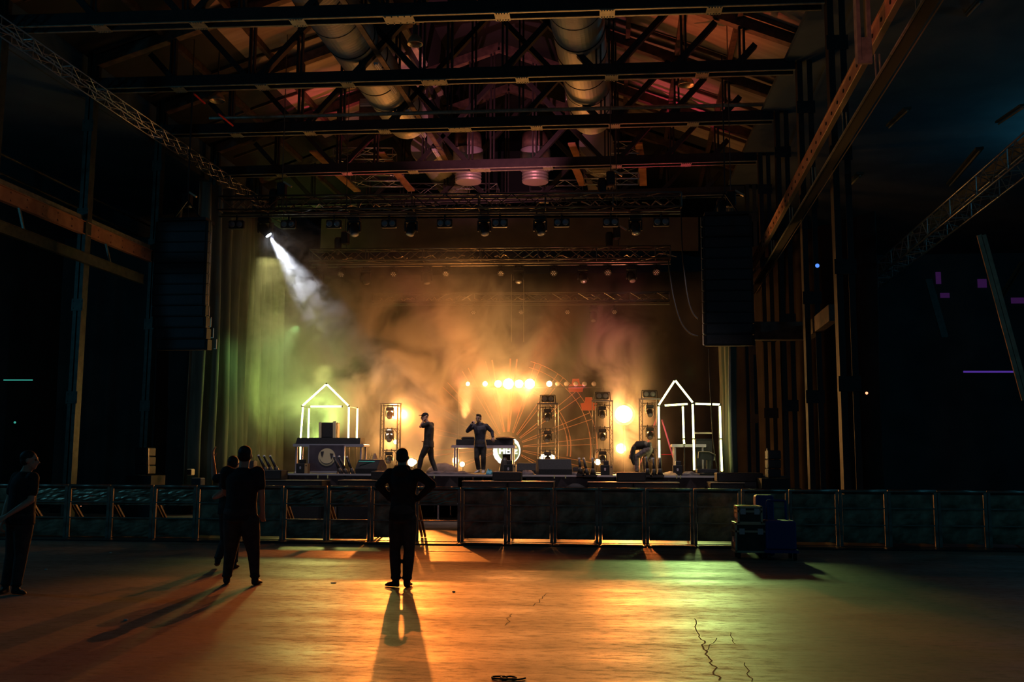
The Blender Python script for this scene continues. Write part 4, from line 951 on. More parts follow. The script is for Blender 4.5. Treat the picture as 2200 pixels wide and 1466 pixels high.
box_speaker('fill_speaker', 'black box speaker by the flat roofed tube house end', 1540, 1640, 1016, 1036, 27.3)
box_speaker('fill_speaker', 'long black box carrying three launchers near the curtain', 545, 604, 1010, 1031, 27.3)
# stacked small speakers each side
for x0, x1, nm, e in ((290, 317, 'beside the green curtain', 1), (1650, 1678, 'beyond the curtain edge on the girder side', -1)):
    for k in range(3):
        box_speaker('stacked_speaker', '%s small dim speaker of the three stacked %s' % (('top', 'middle', 'lowest')[k], nm), x0, x1, 962+k*19.5 if e > 0 else 968+k*20, 980.5+k*19.5 if e > 0 else 987+k*20, 26.5, .5, 'grille', 'speaker', 'small speakers stacked '+nm)
    p = UY((x0+x1)/2, 1022 if e > 0 else 1028, 26.5); tag(MB().box((p.x, 26.8, p.z/2), (.7, .9, p.z)).build('bass_speaker', M['cab']), 'black bass speaker under three small speakers '+nm, 'speaker')
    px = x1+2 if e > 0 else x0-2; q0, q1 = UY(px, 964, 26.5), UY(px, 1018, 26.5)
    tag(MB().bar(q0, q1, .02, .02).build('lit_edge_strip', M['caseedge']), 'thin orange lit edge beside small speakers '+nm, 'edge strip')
# amp rack, chair and drum riser inside the right house
t = box_speaker('amp_rack', 'tall dark equipment rack with pale frame lines inside the flat roofed part', 1495, 1532, 943, 1008, 31.6, .5, 'cab', 'equipment rack')
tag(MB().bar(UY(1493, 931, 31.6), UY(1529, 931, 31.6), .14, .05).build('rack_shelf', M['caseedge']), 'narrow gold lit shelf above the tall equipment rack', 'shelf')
c = SP(1517, 30.1); t = thing('stool', 'dark padded seat outlined by light in the flat roofed part', 'seat', c)
MB().rings([[UY(x_, y_, 30.1+q) for x_, y_ in ((1501, 971), (1524, 971.5), (1536, 977), (1534.5, 990), (1514, 989), (1499.5, 985))] for q in (0, .3)]).build('seat_pad', M['cab'], t)
MB().path([UY(x_, y_, 30.08) for x_, y_ in ((1500, 985), (1501, 971), (1512, 970.6), (1524, 971.2), (1536, 977), (1534.5, 990))], .012).build('rim_highlight', M['caseedge'], t)  # gold line along the pad outline paints in the rim light
MB().tube(UY(1522, 988, 30.2), SP(1522, 30.2), .07).box(SP(1520, 30.2)+V((0, 0, .03)), (.5, .4, .06)).build('pedestal', M['cab'], t)
box_speaker('pedal_board', 'low dark pedal board with thin lit edges before the seat', 1498, 1542, 1008, 1017, 29.2, .5, 'cab', 'pedal board')
box_speaker('effects_rack', 'dark open rack with dangling cables on the table behind the face panel', 686, 724, 908, 942, 30.1, .3, 'grille', 'equipment rack')
t = thing('rack_side_lamp', 'pale upright panel beside the open rack behind the face panel', 'panel', UY(719, 942, 30.0)); MB().bar(UY(719, 942, 30.0), UY(719, 905, 30.0), .10, .04).build('sheet', M['cream'], t)
t = thing('rack_side_lamp', 'pale green upright panel at the open rack, on the curtain side', 'panel', UY(688, 942, 30.0)); MB().bar(UY(688, 942, 30.0), UY(688, 908, 30.0), .08, .04).build('sheet', M['cream'], t)
# pink A-frame strut near right house
for p0, p1 in (((1411, 898), (1372, 1008)), ((1422, 902), (1453, 1006))):
    tag(MB().bar(UY(*p0, 33.2), UY(*p1, 33.2), .11, .04).build('pink_strut', M['pinkpaint']), 'pink lit leg of the A-shaped stand, '+('right behind the technician' if p0[0] < 1415 else 'slanting inside the tube house'), 'strut', 'legs of the pink A-shaped stand')
tag(MB().bar(UY(1413, 977, 33.2), UY(1446, 977, 33.2), .02, .02).build('cross_rod', M['red']), 'thin red rod crossing the pink A-shaped stand', 'rod')
light('strut_light', 'SPOT', UY(1440, 760, 31), PINK, 220, .1, aim=UY(1430, 970, 33.2), angle=22)
# things on the deck: blankets, bag, cover, backpack
random.seed(5)
def crumple(name, label, x0, x1, Y0, Y1, h, mt, cat, seed, par=None):
    random.seed(seed); a, b = SP(x0, Y0), SP(x1, Y1); nx, ny = max(8, int(abs(b.x-a.x)/.09)), 10; mb = MB(); vs = []
    for j in range(ny+1):
        for i in range(nx+1):
            u, v_ = i/nx, j/ny; e = min(u, 1-u, v_, 1-v_)*5; e = max(0, min(1, e))
            vs.append(V((a.x+(b.x-a.x)*u+random.uniform(-.02, .02), Y0+(Y1-Y0)*v_, ZS+.005+h*e*random.uniform(.35, 1))))
    w = nx+1; mb.add(vs, [(j*w+i, j*w+i+1, (j+1)*w+i+1, (j+1)*w+i) for j in range(ny) for i in range(nx)])
    o = mb.build(name, mt, None, True); m_ = o.modifiers.new('thick', 'SOLIDIFY'); m_.thickness = .012
    return tag(o, label, cat)
crumple('blanket', 'long crumpled dark cloth lying along the deck between the two performers', 905, 1020, 28.5, 29.4, .10, M['cloth1'], 'cloth', 2)
crumple('blanket', 'crumpled dark cloth with cables under the singer table', 1050, 1110, 29.6, 30.4, .10, M['cloth1'], 'cloth', 3)
crumple('cyan_bag', 'crumpled cyan plastic bag at the singer\'s shoes', 1043, 1060, 28.8, 29.2, .17, M['cyan'], 'bag', 4)
crumple('cable_heap', 'heap of dark cables beside the wedge monitor toward the logo disc', 1116, 1150, 28.6, 29.4, .14, M['cloth1'], 'cable heap', 6)
crumple('cable_heap', 'heap of cables on the deck beyond the wedge monitor', 1212, 1245, 28.8, 29.6, .10, M['cloth1'], 'cable heap', 8)
crumple('cable_heap', 'heap of orange and dark cables below the tube house on the girder side', 1420, 1452, 28.5, 29.4, .12, M['wood'], 'cable heap', 9)
crumple('cable_heap', 'tangle of dark cables under the pale table', 1466, 1498, 28.5, 29.4, .12, M['cloth1'], 'cable heap', 10)
crumple('red_mat', 'flat red cloth lying behind the wedge monitor', 1124, 1142, 29.5, 30.0, .08, M['red'], 'cloth', 11)
def lump(name, label, px, Y, w, d, h, mt, cat, seed):
    random.seed(seed); p = SP(px, Y); R = []
    for k, (f, s_) in enumerate(((0, 1), (.25, 1.03), (.55, .9), (.8, .62), (1, .25))):
        R.append([p+V((w/2*s_*math.cos(a*math.pi/9)*random.uniform(.9, 1.08), d/2*s_*math.sin(a*math.pi/9), h*f)) for a in range(18)])
    return tag(MB().rings(R).build(name, mt, None, True), label, cat)
lump('covered_bag', 'tan covered bag lying behind the capped man\'s rear foot', 950, 30.3, .95, .5, .32, M['bagtan'], 'bag', 3)
lump('backpack', 'dark green grey backpack standing before the logo disc', 1084, 29.6, .32, .25, .50, M['case'], 'backpack', 5)
lump('draped_figure', 'rounded cloth covered stand beside the glowing tower', 805, 31.5, .26, .3, .62, M['bagtan'], 'covered stand', 8)
# small gear behind the big man near the curtain
box_speaker('small_amplifier', 'small black amplifier with a pale lid behind the big man\'s shoulder', 528, 545, 990, 1012, 29.0, .3, 'cab', 'amplifier')
tag(MB().lathe(UY(533, 973, 29.2), (0, -1, 0), [(0, .085), (.03, .10), (.04, .08), (.04, .05)], 18).build('small_fan', M['silver'], None), 'small pale ring shaped fan beside the big man\'s head', 'fan')
box_speaker('wooden_crate', 'row of small amber lit boxes behind the launchers by the curtain', 548, 575, 1004, 1011, 29.0, .3, 'wood', 'box')
# truss distro box on deck, boxes
box_speaker('distribution_box', 'small grey box on the deck beyond the wedge monitor', 1231, 1244, 1004, 1013, 29.6, .2, 'grille', 'box')
box_speaker('distribution_box', 'pale box at the foot of the green curtain', 401, 411, 1008, 1022, 28.4, .25, 'cream', 'box')
box_speaker('distribution_box', 'dull green crate below the pointing hand', 411, 431, 1027, 1044, 27.0, .3, 'chord', 'box')
# black clamps with a chair-like bundle hanging on the stage front
lump('black_bundle', 'black bundle hanging at the deck front below the launchers', 1236, 27.9, .55, .3, .2, M['cab'], 'bundle', 2).location.z = -.42
# ------------------------------------------------------------------ crowd barriers
YB = 20.7
bx = [-130, -35, 55, 145, 236, 329, 422, 515, 609, 703, 797, 893, 990, 1090, 1189, 1286, 1387, 1490, 1593, 1695, 1802, 1907, 2014, 2121, 2225]
zb = 1.115
def barrier(xa, xb, label, mode, grp):
    w = xb-xa; t = thing('crowd_barrier', label, 'barrier', ((xa+xb)/2, YB, 0), grp)
    MB().lathe((xa+.01, YB, zb), (1, 0, 0), [(0, .035), (w-.02, .035)], 10).box(((xa+xb)/2, YB+.03, zb-.03), (w-.02, .07, .04)).build('top_rail', M['barrier'], t, True)
    for x in (xa+.035, xb-.035):
        MB().box((x, YB, zb/2), (.06, .06, zb)).bar((x, YB+.02, zb*.8), (x, YB+1.0, .06), .045).build('post', M['barrier'], t)
    p = MB(); nx, nz = 10, 10; random.seed(int(xa*10)+3); x0, x1 = xa+.075, xb-.075
    def sheet(z0, z1, amp):
        vs = [V((x0+(x1-x0)*i/nx, YB+random.uniform(-amp, amp)*(0 < i < nx)*(0 < j < nz), z0+(z1-z0)*j/nz)) for j in range(nz+1) for i in range(nx+1)]
        p.add(vs, [(j*(nx+1)+i, j*(nx+1)+i+1, (j+1)*(nx+1)+i+1, (j+1)*(nx+1)+i) for j in range(nz) for i in range(nx)])
    if mode == 'full': sheet(.10, zb-.06, .004)
    elif mode == 'half': sheet(.72, zb-.06, .012); sheet(.06, .46, .003)
    elif mode == 'open': sheet(.78, zb-.06, .006)
    o = p.build('sheet_panel', M['panel'], t)
    r = MB()
    for z in (.78, .45): r.box(((xa+xb)/2, YB-.02, z), (w-.1, .03, .025))
    r.build('cross_rail', M['barrier'], t)
    MB().box(((xa+xb)/2, YB+.45, .02), (w-.02, .95, .04)).box(((xa+xb)/2, YB-.35, .015), (w-.02, .55, .03)).build('tread_plate', M['black'], t)
names = {}
for i, (a, b) in enumerate(zip(bx, bx[1:])):
    if i == 0: continue
    xa, xb = UY(a, 1100, YB).x, UY(b, 1100, YB).x; m = (a+b)/2
    if m < 60: lb = 'dark crowd barrier section behind the man at the picture edge'
    elif m < 420: lb = 'dull green crowd barrier section toward the balcony side'
    elif m < 520: lb = 'dark crowd barrier section hidden mostly by the pointing man'
    elif m < 620: lb = 'dark crowd barrier section partly behind the big man in the tee'
    elif m < 700: lb = 'crowd barrier section with glinting crinkled sheet, next to the big man'
    elif m < 790: lb = 'crowd barrier section with glinting crinkled sheet below the face panel'
    elif m < 890: lb = 'crowd barrier section behind the man with hands on hips'
    elif m < 990: lb = 'see-through crowd barrier section with stage legs visible behind it'
    elif m < 1090: lb = 'brown lit crowd barrier section straight below the singer'
    elif m < 1190: lb = 'rusty lit crowd barrier section below the logo disc'
    elif m < 1290: lb = 'orange blotched crowd barrier section below the wedge monitor'
    elif m < 1390: lb = 'brown crowd barrier section below the hot lamp'
    elif m < 1490: lb = 'dim crowd barrier section below the tube house'
    elif m < 1600: lb = 'dim crowd barrier section beside the stacked flight cases'
    elif m < 1700: lb = 'crowd barrier section behind the stacked flight cases'
    else: lb = 'nearly black crowd barrier section beyond the flight cases'
    if m > 1700: lb = 'nearly black crowd barrier section, %s beyond the flight cases' % ordn[i-19]
    elif 60 <= m < 420: lb = 'dull green crowd barrier section, %s past the man at the picture edge' % ordn[i-2]
    barrier(xa, xb, lb, 'open' if i == 11 else 'half' if i in (8, 9, 2, 3, 4, 5) else 'full', 'crowd barrier sections')
# ------------------------------------------------------------------ flight cases by the barrier
def flight_case(label, c, d, wheels=True, m_='case', rz=0):
    c = V(c); t = thing('flight_case', label, 'flight case', c, None); t.rotation_euler = (0, 0, 0)
    z0 = .13 if wheels else 0; w, dp, h = d
    MB().box(c+V((0, 0, z0+h/2)), (w, dp, h)).build('case_body', M[m_], t)
    e = MB()
    for sx in (-1, 1):
        for sy in (-1, 1): e.box(c+V((sx*w/2, sy*dp/2, z0+h/2)), (.035, .035, h+.02))
    for sz in (0, 1, .72):
        for sy in (-1, 1): e.box(c+V((0, sy*dp/2, z0+h*sz)), (w+.02, .035, .035))
        for sx in (-1, 1): e.box(c+V((sx*w/2, 0, z0+h*sz)), (.035, dp+.02, .035))
    e.build('edge_profile', M['caseedge'], t)
    for sx in (-.3, .3): MB().box(c+V((w*sx, -dp/2-.01, z0+h*.72)), (.09, .02, .1)).build('latch', M['silver'], t)
    MB().box(c+V((-w/2-.01, 0, z0+h*.4)), (.02, .18, .09)).build('handle', M['silver'], t)
    if wheels:
        for sx in (-1, 1):
            for sy in (-1, 1): MB().lathe(c+V((sx*w*.4-.02, sy*dp*.38, .06)), (1, 0, 0), [(0, .06), (.045, .06)], 14).box(c+V((sx*w*.4, sy*dp*.38, .115)), (.08, .08, .03)).build('castor', M['rubber'], t)
    return t
yc = 17.9; g = lambda px: UY(px, 1150, yc).x
flight_case('large wheeled flight case under the small one at the barrier', (g(1614), yc+.25, 0), (g(1648)-g(1582), .5, .48))
flight_case('small flight case with a lit brown end standing on the larger one', (g(1612), yc+.2, .625), (g(1640)-g(1590), .42, .27), False)
x = g(1676); t = thing('trolley', 'blue plastic bin trolley on castors beside the flight cases', 'trolley', (x, yc+.1, 0))
MB().bbox((x, yc+.1, .42), (.5, .5, .5), .03).build('bin', M['blue'], t); MB().box((x, yc+.1, .15), (.56, .56, .05)).build('dolly', M['blue'], t)
MB().tube((x-.16, yc+.3, .17), (x-.16, yc+.3, 1.0), .02).tube((x+.16, yc+.3, .17), (x+.16, yc+.3, 1.0), .02).tube((x-.16, yc+.3, 1.0), (x+.16, yc+.3, 1.0), .02).build('push_handle', M['blue'], t)
for sx in (-1, 1):
    for sy in (-1, 1): MB().lathe((x+sx*.22-.02, yc+.1+sy*.22, .06), (1, 0, 0), [(0, .06), (.045, .06)], 14).build('castor', M['rubber'], t)
x = g(1657); tag(MB().bbox((x, yc+.75, .55), (.32, .3, 1.08), .03).build('tall_bin', M['blue']), 'tall narrow dark blue bin behind the trolley', 'bin')
# dropped cable loop on the floor, bits of litter
p = UZ(1068, 1459, 0); mb = MB(); mb.path([p+V((.075*math.cos(a*.55)+.006*a, .05*math.sin(a*.55), .008+.001*(a % 3))) for a in range(24)], .007, 6)
tag(mb.build('cable_loop', M['rubber'], None, True), 'small black cable loop lying on the floor nearest the viewer', 'cable')
for li, (px, py) in enumerate(((271, 1334), (1069 if False else 714, 1254), (719, 1254), (99, 1225), (238, 1189), (975, 1273))):
    tag(MB().bbox(UZ(px, py, 0)+V((0, 0, .008)), (.04, .03, .015), .004).build('paper_scrap', M['sole']), 'tiny pale litter scrap on the concrete '+('inside the long shadows', 'between two men, nearer the broad one', 'between two men, nearer the hands-on-hips one', 'beside the man at the picture edge', 'closest to the dull green barrier', 'beyond the hands on hips man')[li], 'litter', 'scraps of litter on the floor')
# small lights in the dark
def dot(label, px, py, Y, r, m_): 
    return tag(MB().ball(UY(px, py, Y), r, 8, 6).build('indicator_light', M[m_], None, True), label, 'indicator')
dot('tiny red standby light in the dark side aisle', 1862, 845, 26, .035, 'reddot')
dot('small blue indicator lamp high in the dark beyond the line array', 1756, 571, 24, .05, 'bluedot')
dot('tiny red standby light on the dark barrier section', 174, 1088, YB-.1, .008, 'reddot')
dot('tiny teal light above the man at the picture edge', 32, 908, 25, .03, 'teal')
tag(MB().bar(UY(2070, 799, 30), UY(2185, 799, 30), .04, .05).build('strip_light', M['violet']), 'dim violet light strip in the far side aisle', 'strip light')
tag(MB().bar(UY(8, 817, 30), UY(70, 817, 30), .03, .03).build('strip_light', M['teal']), 'dim teal light strip under the balcony at the picture edge', 'strip light')
# far violet panes of the side aisle
for vi, (x0, y0, x1, y1) in enumerate(((2010, 585, 2022, 610), (2100, 600, 2120, 618), (2172, 640, 2200, 652), (2020, 630, 2040, 640))):
    a, b = UY(x0, y0, 52.12), UY(x1, y1, 52.12)
    tag(MB().box((a+b)/2, (b.x-a.x, .05, a.z-b.z)).build('far_pane', mat('violet_pane', (.2, .05, .3), .5, 0, .5, (.22, .05, .35), .09)), ('tall narrow', 'small square', 'wide', 'flat small')[vi]+' dim violet pane at the far end of the side aisle', 'pane', 'violet panes at the end of the side aisle')
# dark cross member under right girder
P, Q = UY(1618, 712, 28), UY(1735, 712, 28)
tag(MB().bar(P, Q, .3, .5).build('aisle_header', M['brownsteel']), 'dim brown header beam right behind the line array on the girder side', 'beam')
P, Q = UY(1735, 715, 28), UY(1790, 672, 24)
tag(MB().bar(P, Q, .2, .4).build('aisle_header', M['brownsteel']), 'dim brown slanted beam joining the header behind the line array', 'beam')
# ------------------------------------------------------------------ people
def cap(mb, a, b, r1, r2, n=12):
    a, b = V(a), V(b); mb.cone(a, b, r1, r2, n); mb.ball(a, r1*.995, n, 8); mb.ball(b, r2*.995, n, 8)
def limb(mb, a, b, r0, rm, r1, bulge=.35):
    a, b = V(a), V(b); m = a.lerp(b, bulge); cap(mb, a, m, r0, rm); cap(mb, m, b, rm, r1)
def hand(mb, wrist, tip, palm, side, s=1.0, curl=.6):
    """palm block and five bent fingers; tip = direction of fingers, palm = palm normal, side = thumb side"""
    w = V(wrist); d = V(tip).normalized(); n = V(palm); n = (n-d*n.dot(d)).normalized(); t = V(side); t = (t-d*t.dot(d)-n*t.dot(n)).normalized()
    for i in range(4):
        o = t*(.030-.020*i)*s; cap(mb, w+o*.6, w+d*.085*s+o, .017*s, .012*s, 8)
        L_ = (.040, .046, .042, .032)[i]*s; p0 = w+d*.088*s+o; c = curl
        p1 = p0+(d*math.cos(c*.7)+n*math.sin(c*.7))*L_; p2 = p1+(d*math.cos(c*1.7)+n*math.sin(c*1.7))*L_*.75; p3 = p2+(d*math.cos(c*2.5)+n*math.sin(c*2.5))*L_*.5
        cap(mb, p0, p1, .0105*s, .0098*s, 8); cap(mb, p1, p2, .0098*s, .009*s, 8); cap(mb, p2, p3, .009*s, .0078*s, 8)
    q0 = w+d*.025*s+t*.028*s; q1 = q0+(d*.6+t*.7+n*.35).normalized()*.045*s; q2 = q1+(d*.9+t*.15+n*.5).normalized()*.035*s
    cap(mb, q0, q1, .014*s, .012*s, 8); cap(mb, q1, q2, .012*s, .009*s, 8)
def ring(c, rx, ry, ax=(1, 0, 0), ay=(0, 1, 0), n=20):
    c, ax, ay = V(c), V(ax), V(ay); return [c+ax*(rx*math.cos(a*2*math.pi/n))+ay*(ry*math.sin(a*2*math.pi/n)) for a in range(n)]
def remesh(o, vox, sm=4):
    m = o.modifiers.new('skin', 'REMESH'); m.mode = 'VOXEL'; m.voxel_size = vox; m.use_smooth_shade = True
    if sm: s = o.modifiers.new('soft', 'SMOOTH'); s.factor = .5; s.iterations = sm
def person(label, base, J, outfit, face=(0, 1, 0), hair='short', cap_=False, hood=False, stout=1.0, hs=1.0, sleeve='long', vox=.012, hands=(), tucked=False, arms=('L', 'R'), lean=None, pants='trous', top='shirt', shoe='shoe', toes=None, extra=None, group=None):
    base = V(base); g = lambda k: base+V(J[k])
    J = dict(J)
    for s in 'LR':
        if J['an'+s][2] < .14: p, q = J['an'+s], J['toe'+s]; J['an'+s] = (p[0], p[1], .089); J['toe'+s] = (q[0], q[1], .034)
    root = MB(); f = V(face).normalized(); r_ = f.cross(V((0, 0, 1))).normalized(); u_ = V((0, 0, 1))
    hp = g('head'); nk = g('neck'); ch = g('chest'); wa = g('waist'); pe = g('pelvis')
    # head: skull, jaw, nose, ears, brow
    def hb(mb, c, rad, k=1): # ellipsoid oriented to the face
        R = []
        for i in range(11):
            t = min(max(math.pi*i/10, .05), math.pi-.05); R.append([hp+f*c[0]*hs+r_*c[1]*hs+u_*c[2]*hs + (f*(rad[0]*math.sin(t)*math.cos(a*math.pi/8))+r_*(rad[1]*math.sin(t)*math.sin(a*math.pi/8))+u_*(rad[2]*math.cos(t)))*hs for a in range(16)])
        mb.rings(R[::-1])
    hb(root, (-.012, 0, .025), (.098, .076, .095)); hb(root, (.020, 0, -.045), (.072, .060, .070)); hb(root, (.050, 0, -.088), (.034, .034, .026))
    cap(root, hp+(f*.088+u_*.01)*hs, hp+(f*.112-u_*.028)*hs, .010*hs, .015*hs, 8)
    hb(root, (.078, 0, .030), (.018, .050, .012)); hb(root, (.082, 0, -.062), (.016, .026, .012))
    for q in (-1, 1):
        hb(root, (-.005, q*.080, -.005), (.022, .010, .032)); hb(root, (.066, q*.036, -.022), (.02, .02, .016))
    cap(root, nk+V((0, 0, -.04)), hp+(f*-.01-u_*.05)*hs, .064*hs, .060*hs)
    up = (ch-pe).normalized(); sh = (g('shR')-g('shL')); shx = sh.normalized(); fy = up.cross(shx)*-1; fy.normalize(); px_ = (g('hipR')-g('hipL')).normalized()
    W = sh.length/2
    def torso(mb, g_=0, z0=0, z1=1, hemflare=0):
        pr = [(pe-up*.06, .150*stout, .112*stout), (pe+up*.05, .160*stout, .118*stout), (wa, .142*stout, .105*stout*(1.12 if stout > 1.05 else 1)), (wa.lerp(ch, .5), .150*stout, .112*stout), (ch, W*.98, .118*stout), (ch.lerp(nk, .45), W*.96, .100*stout), (ch.lerp(nk, .78), W*.62, .078), (nk, .068, .066), (nk+up*.03, .060, .060)]
        k0, k1 = z0, z1
        mb.rings([ring(c, a+g_+(hemflare if i == k0 else 0), b+g_+(hemflare if i == k0 else 0), shx.lerp(px_, max(0, 1-i/4)), fy) for i, (c, a, b) in enumerate(pr) if k0 <= i <= k1])
    torso(root, 0, 0, 8)
    AR = {}
    for s in ('L', 'R'):
        sh_, el, wr = g('sh'+s), g('el'+s), g('ha'+s)
        limb(root, sh_, el, .052*stout, .050*stout, .040, .3); limb(root, el, wr, .041, .042, .026, .25)
        h = dict(hands).get(s)
        d = (wr-el).normalized()
        if h is None: h = (tuple(d), tuple(-fy), tuple(-shx if s == 'R' else shx), .7)
        hand(root, wr, h[0], h[1], h[2], 1.0, h[3])
        hi, kn, an = g('hip'+s), g('kn'+s), g('an'+s)
        limb(root, hi, kn, .088*stout, .080*stout, .054, .3); limb(root, kn, an, .052, .056, .036, .3)
        cap(root, an, an+V((0, 0, -.03)), .036, .036); tz = g('toe'+s); cap(root, an+V((0, 0, -.045)), tz, .036, .028)
    body = root.build('person', M['skin'], None, True); remesh(body, vox, 3); tag(body, label, 'person', group)
    # trousers
    tr = MB()
    pr = [(pe-up*.08, .150*stout, .125*stout), (pe+up*.05, .168*stout, .13*stout), (wa-up*.02, .150*stout, .118*stout)]
    tr.rings([ring(c, a+.012, b+.01, px_, fy) for c, a, b in pr])
    for s in ('L', 'R'):
        hi, kn, an = g('hip'+s), g('kn'+s), g('an'+s); hem = an.lerp(kn, .10); 
        limb(tr, hi, kn, .108*stout, .102*stout, .074*stout**.5, .3); limb(tr, kn, hem, .076*stout**.5, .076, .062, .35)
        for k, rr in ((.08, .074), (.2, .066), (.85, .082)): tr.ball(an.lerp(kn, k), (rr, rr, .022), 12, 6)
    o = tr.build('trousers', M[pants], None, True); remesh(o, vox, 3); o.parent = body
    # top with sleeves
    tp = MB(); torso(tp, .020, 0 if not tucked else 1, 7, .015)
    for s in ('L', 'R'):
        sh_, el, wr = g('sh'+s), g('el'+s), g('ha'+s); E = wr.lerp(el, .06)
        if sleeve == 'long':
            limb(tp, sh_, el, .074*stout, .070*stout, .056, .3); limb(tp, el, E, .058, .055, .038, .3); tp.ball(E, .043, 10, 6)
        else: cap(tp, sh_, sh_.lerp(el, .62), .074*stout, .074)
        cap(tp, ch.lerp(nk, .3), sh_, .08, .068*stout)
    if hood:
        tp.rings([ring(nk+V((0, 0, z)), a, b, shx, fy) for z, a, b in ((-.06, .12, .11), (0, .115, .11), (.045, .10, .10), (.05, .07, .07))]); 
        bk = nk-f*.10+V((0, 0, -.03)); tp.ball(bk, (.12, .06, .08), 14, 8)
    else: tp.rings([ring(nk+V((0, 0, z)), a, a, shx, fy) for z, a in ((-.05, .09), (-.01, .078), (.012, .07), (.013, .05))])
    o = tp.build('jacket' if sleeve == 'long' else 't_shirt', M[top], None, True); remesh(o, vox, 3); o.parent = body
    # shoes
    for s in ('L', 'R'):
        an = g('an'+s); tz = g('toe'+s); dd = (tz-an); dd.z = min(dd.z, -.02); flat = V((dd.x, dd.y, 0)); L_ = max(flat.length, .08); ax = flat.normalized(); sx = V((-ax.y, ax.x, 0)); fl_ = dd.normalized()
        foot = MB(); heel = an-ax*.05+V((0, 0, -.055)); tt = tz+ax*.045
        zdn = V((0, 0, 1))
        foot.rings([ring(heel.lerp(tt, k)+zdn*(hh/2-.032), ww, hh/2, sx, zdn, 14) for k, ww, hh in ((0, .022, .05), (.06, .036, .075), (.25, .038, .085), (.5, .043, .07), (.75, .047, .052), (.93, .036, .04), (1, .016, .022))])
        cap(foot, an+V((0, 0, -.035)), an+V((0, 0, .03)), .050, .046)
        o = foot.build('shoe', M[shoe], None, True); remesh(o, .01, 3); o.parent = body
    hm = MB()
    if cap_:
        hb(hm, (-.012, 0, .05), (.106, .084, .082)); R = []
        br = [hp+f*.06*hs+r_*(.072*math.cos(a*math.pi/10))*hs+f*(.115*math.sin(a*math.pi/10))*hs+u_*.052*hs for a in range(11)]
        hm.poly(br, (0, 0, .012)); o = hm.build('peaked_cap', M['blackcloth'], None, True)
    else:
        hb(hm, (-.024, 0, .042), (.098, .083, .088)); hb(hm, (-.035, 0, -.005), (.078, .081, .07))
        if hair == 'quiff': hb(hm, (.045, 0, .105), (.05, .055, .028))
        o = hm.build('hair', M['hair'], None, True); remesh(o, .008, 2)
    o.parent = body
    ey = MB()
    for q in (-1, 1): ey.ball(hp+(f*.082+r_*q*.033+u_*.008)*hs, .013*hs, 8, 6)
    e = ey.build('eyes', M['hair'], None, True); e.parent = body
    if extra: extra(body, g)
    return body
# the man with hands on hips, silhouetted
b0 = UZ(858, 1262, 0); k = 1/162.3
def PJ(cx, fy_, sc, d):
    return {n: ((x-cx)*sc, dy, (fy_-y)*sc) for n, (x, y, dy) in d.items()}
J = PJ(858, 1262, k, dict(head=(859, 987, .02), neck=(859, 1011, 0), chest=(862, 1040, -.01), waist=(863, 1082, 0), pelvis=(862, 1112, 0),
     shL=(833, 1021, 0), elL=(811, 1046, -.06), haL=(834, 1077, .02), shR=(893, 1021, 0), elR=(927, 1045, -.06), haR=(892, 1077, .02),
     hipL=(850, 1118, 0), knL=(846, 1187, .03), anL=(850, 1243, 0), toeL=(832, 1252, .05), hipR=(877, 1118, 0), knR=(877, 1188, .03), anR=(874, 1243, 0), toeR=(876, 1252, .13)))
person('person in black hooded top seen from behind, hands on hips, facing the stage', b0, J, None, (0, 1, 0), hood=True, top='blackcloth', pants='trous', vox=.013,
       hands=(('L', ((.6, .5, -.5), (1, 0, 0), (0, -1, 0), .5)), ('R', ((-.6, .5, -.5), (-1, 0, 0), (0, -1, 0), .5))))
# back print of his top
# the big man
b0 = UZ(515, 1257, 0); k = 1/159.5
J = PJ(515, 1257, k, dict(head=(515, 985, .02), neck=(513, 1011, 0), chest=(513, 1038, 0), waist=(512, 1083, 0), pelvis=(510, 1112, 0),
     shL=(478, 1021, 0), elL=(466, 1062, .12), haL=(486, 1085, .28), shR=(545, 1021, 0), elR=(556, 1066, .0), haR=(555, 1106, .07),
     hipL=(496, 1122, 0), knL=(490, 1190, .03), anL=(486, 1240, 0), toeL=(481, 1249, .10), hipR=(530, 1122, 0), knR=(541, 1190, .03), anR=(548, 1240, 0), toeR=(551, 1249, .12)))
person('broad person in dark tee shirt seen from behind, feet apart, short hair', b0, J, None, (-.15, 1, 0), stout=1.30, hs=1.12, sleeve='short', top='blackcloth', pants='trous', vox=.013)
# the pointing man behind him
b0 = UZ(490, 1222, 0); k = 1/(2139/(1.6*2139/225))
k = 1.6/225
J = PJ(490, 1222, k, dict(head=(491, 997, .05), neck=(489, 1016, 0), chest=(487, 1038, 0), waist=(487, 1075, 0), pelvis=(488, 1098, 0),
     shL=(466, 1028, 0), elL=(450, 1030, .02), haL=(443, 985, .05), shR=(508, 1028, 0), elR=(470, 1068, -.3), haR=(482, 1060, .0),
     hipL=(480, 1102, 0), knL=(478, 1165, .05), anL=(473, 1200, -.12), toeL=(464, 1214, .02), hipR=(497, 1102, 0), knR=(500, 1165, .03), anR=(502, 1210, 0), toeR=(503, 1217, .12)))
person('person half hidden behind the broad one, raising a bare forearm', b0, J, None, (.2, 1, 0), sleeve='short', top='blackcloth', vox=.012,
       hands=(('L', ((0, 0, 1), (1, 0, 0), (0, 1, 0), .25)),))
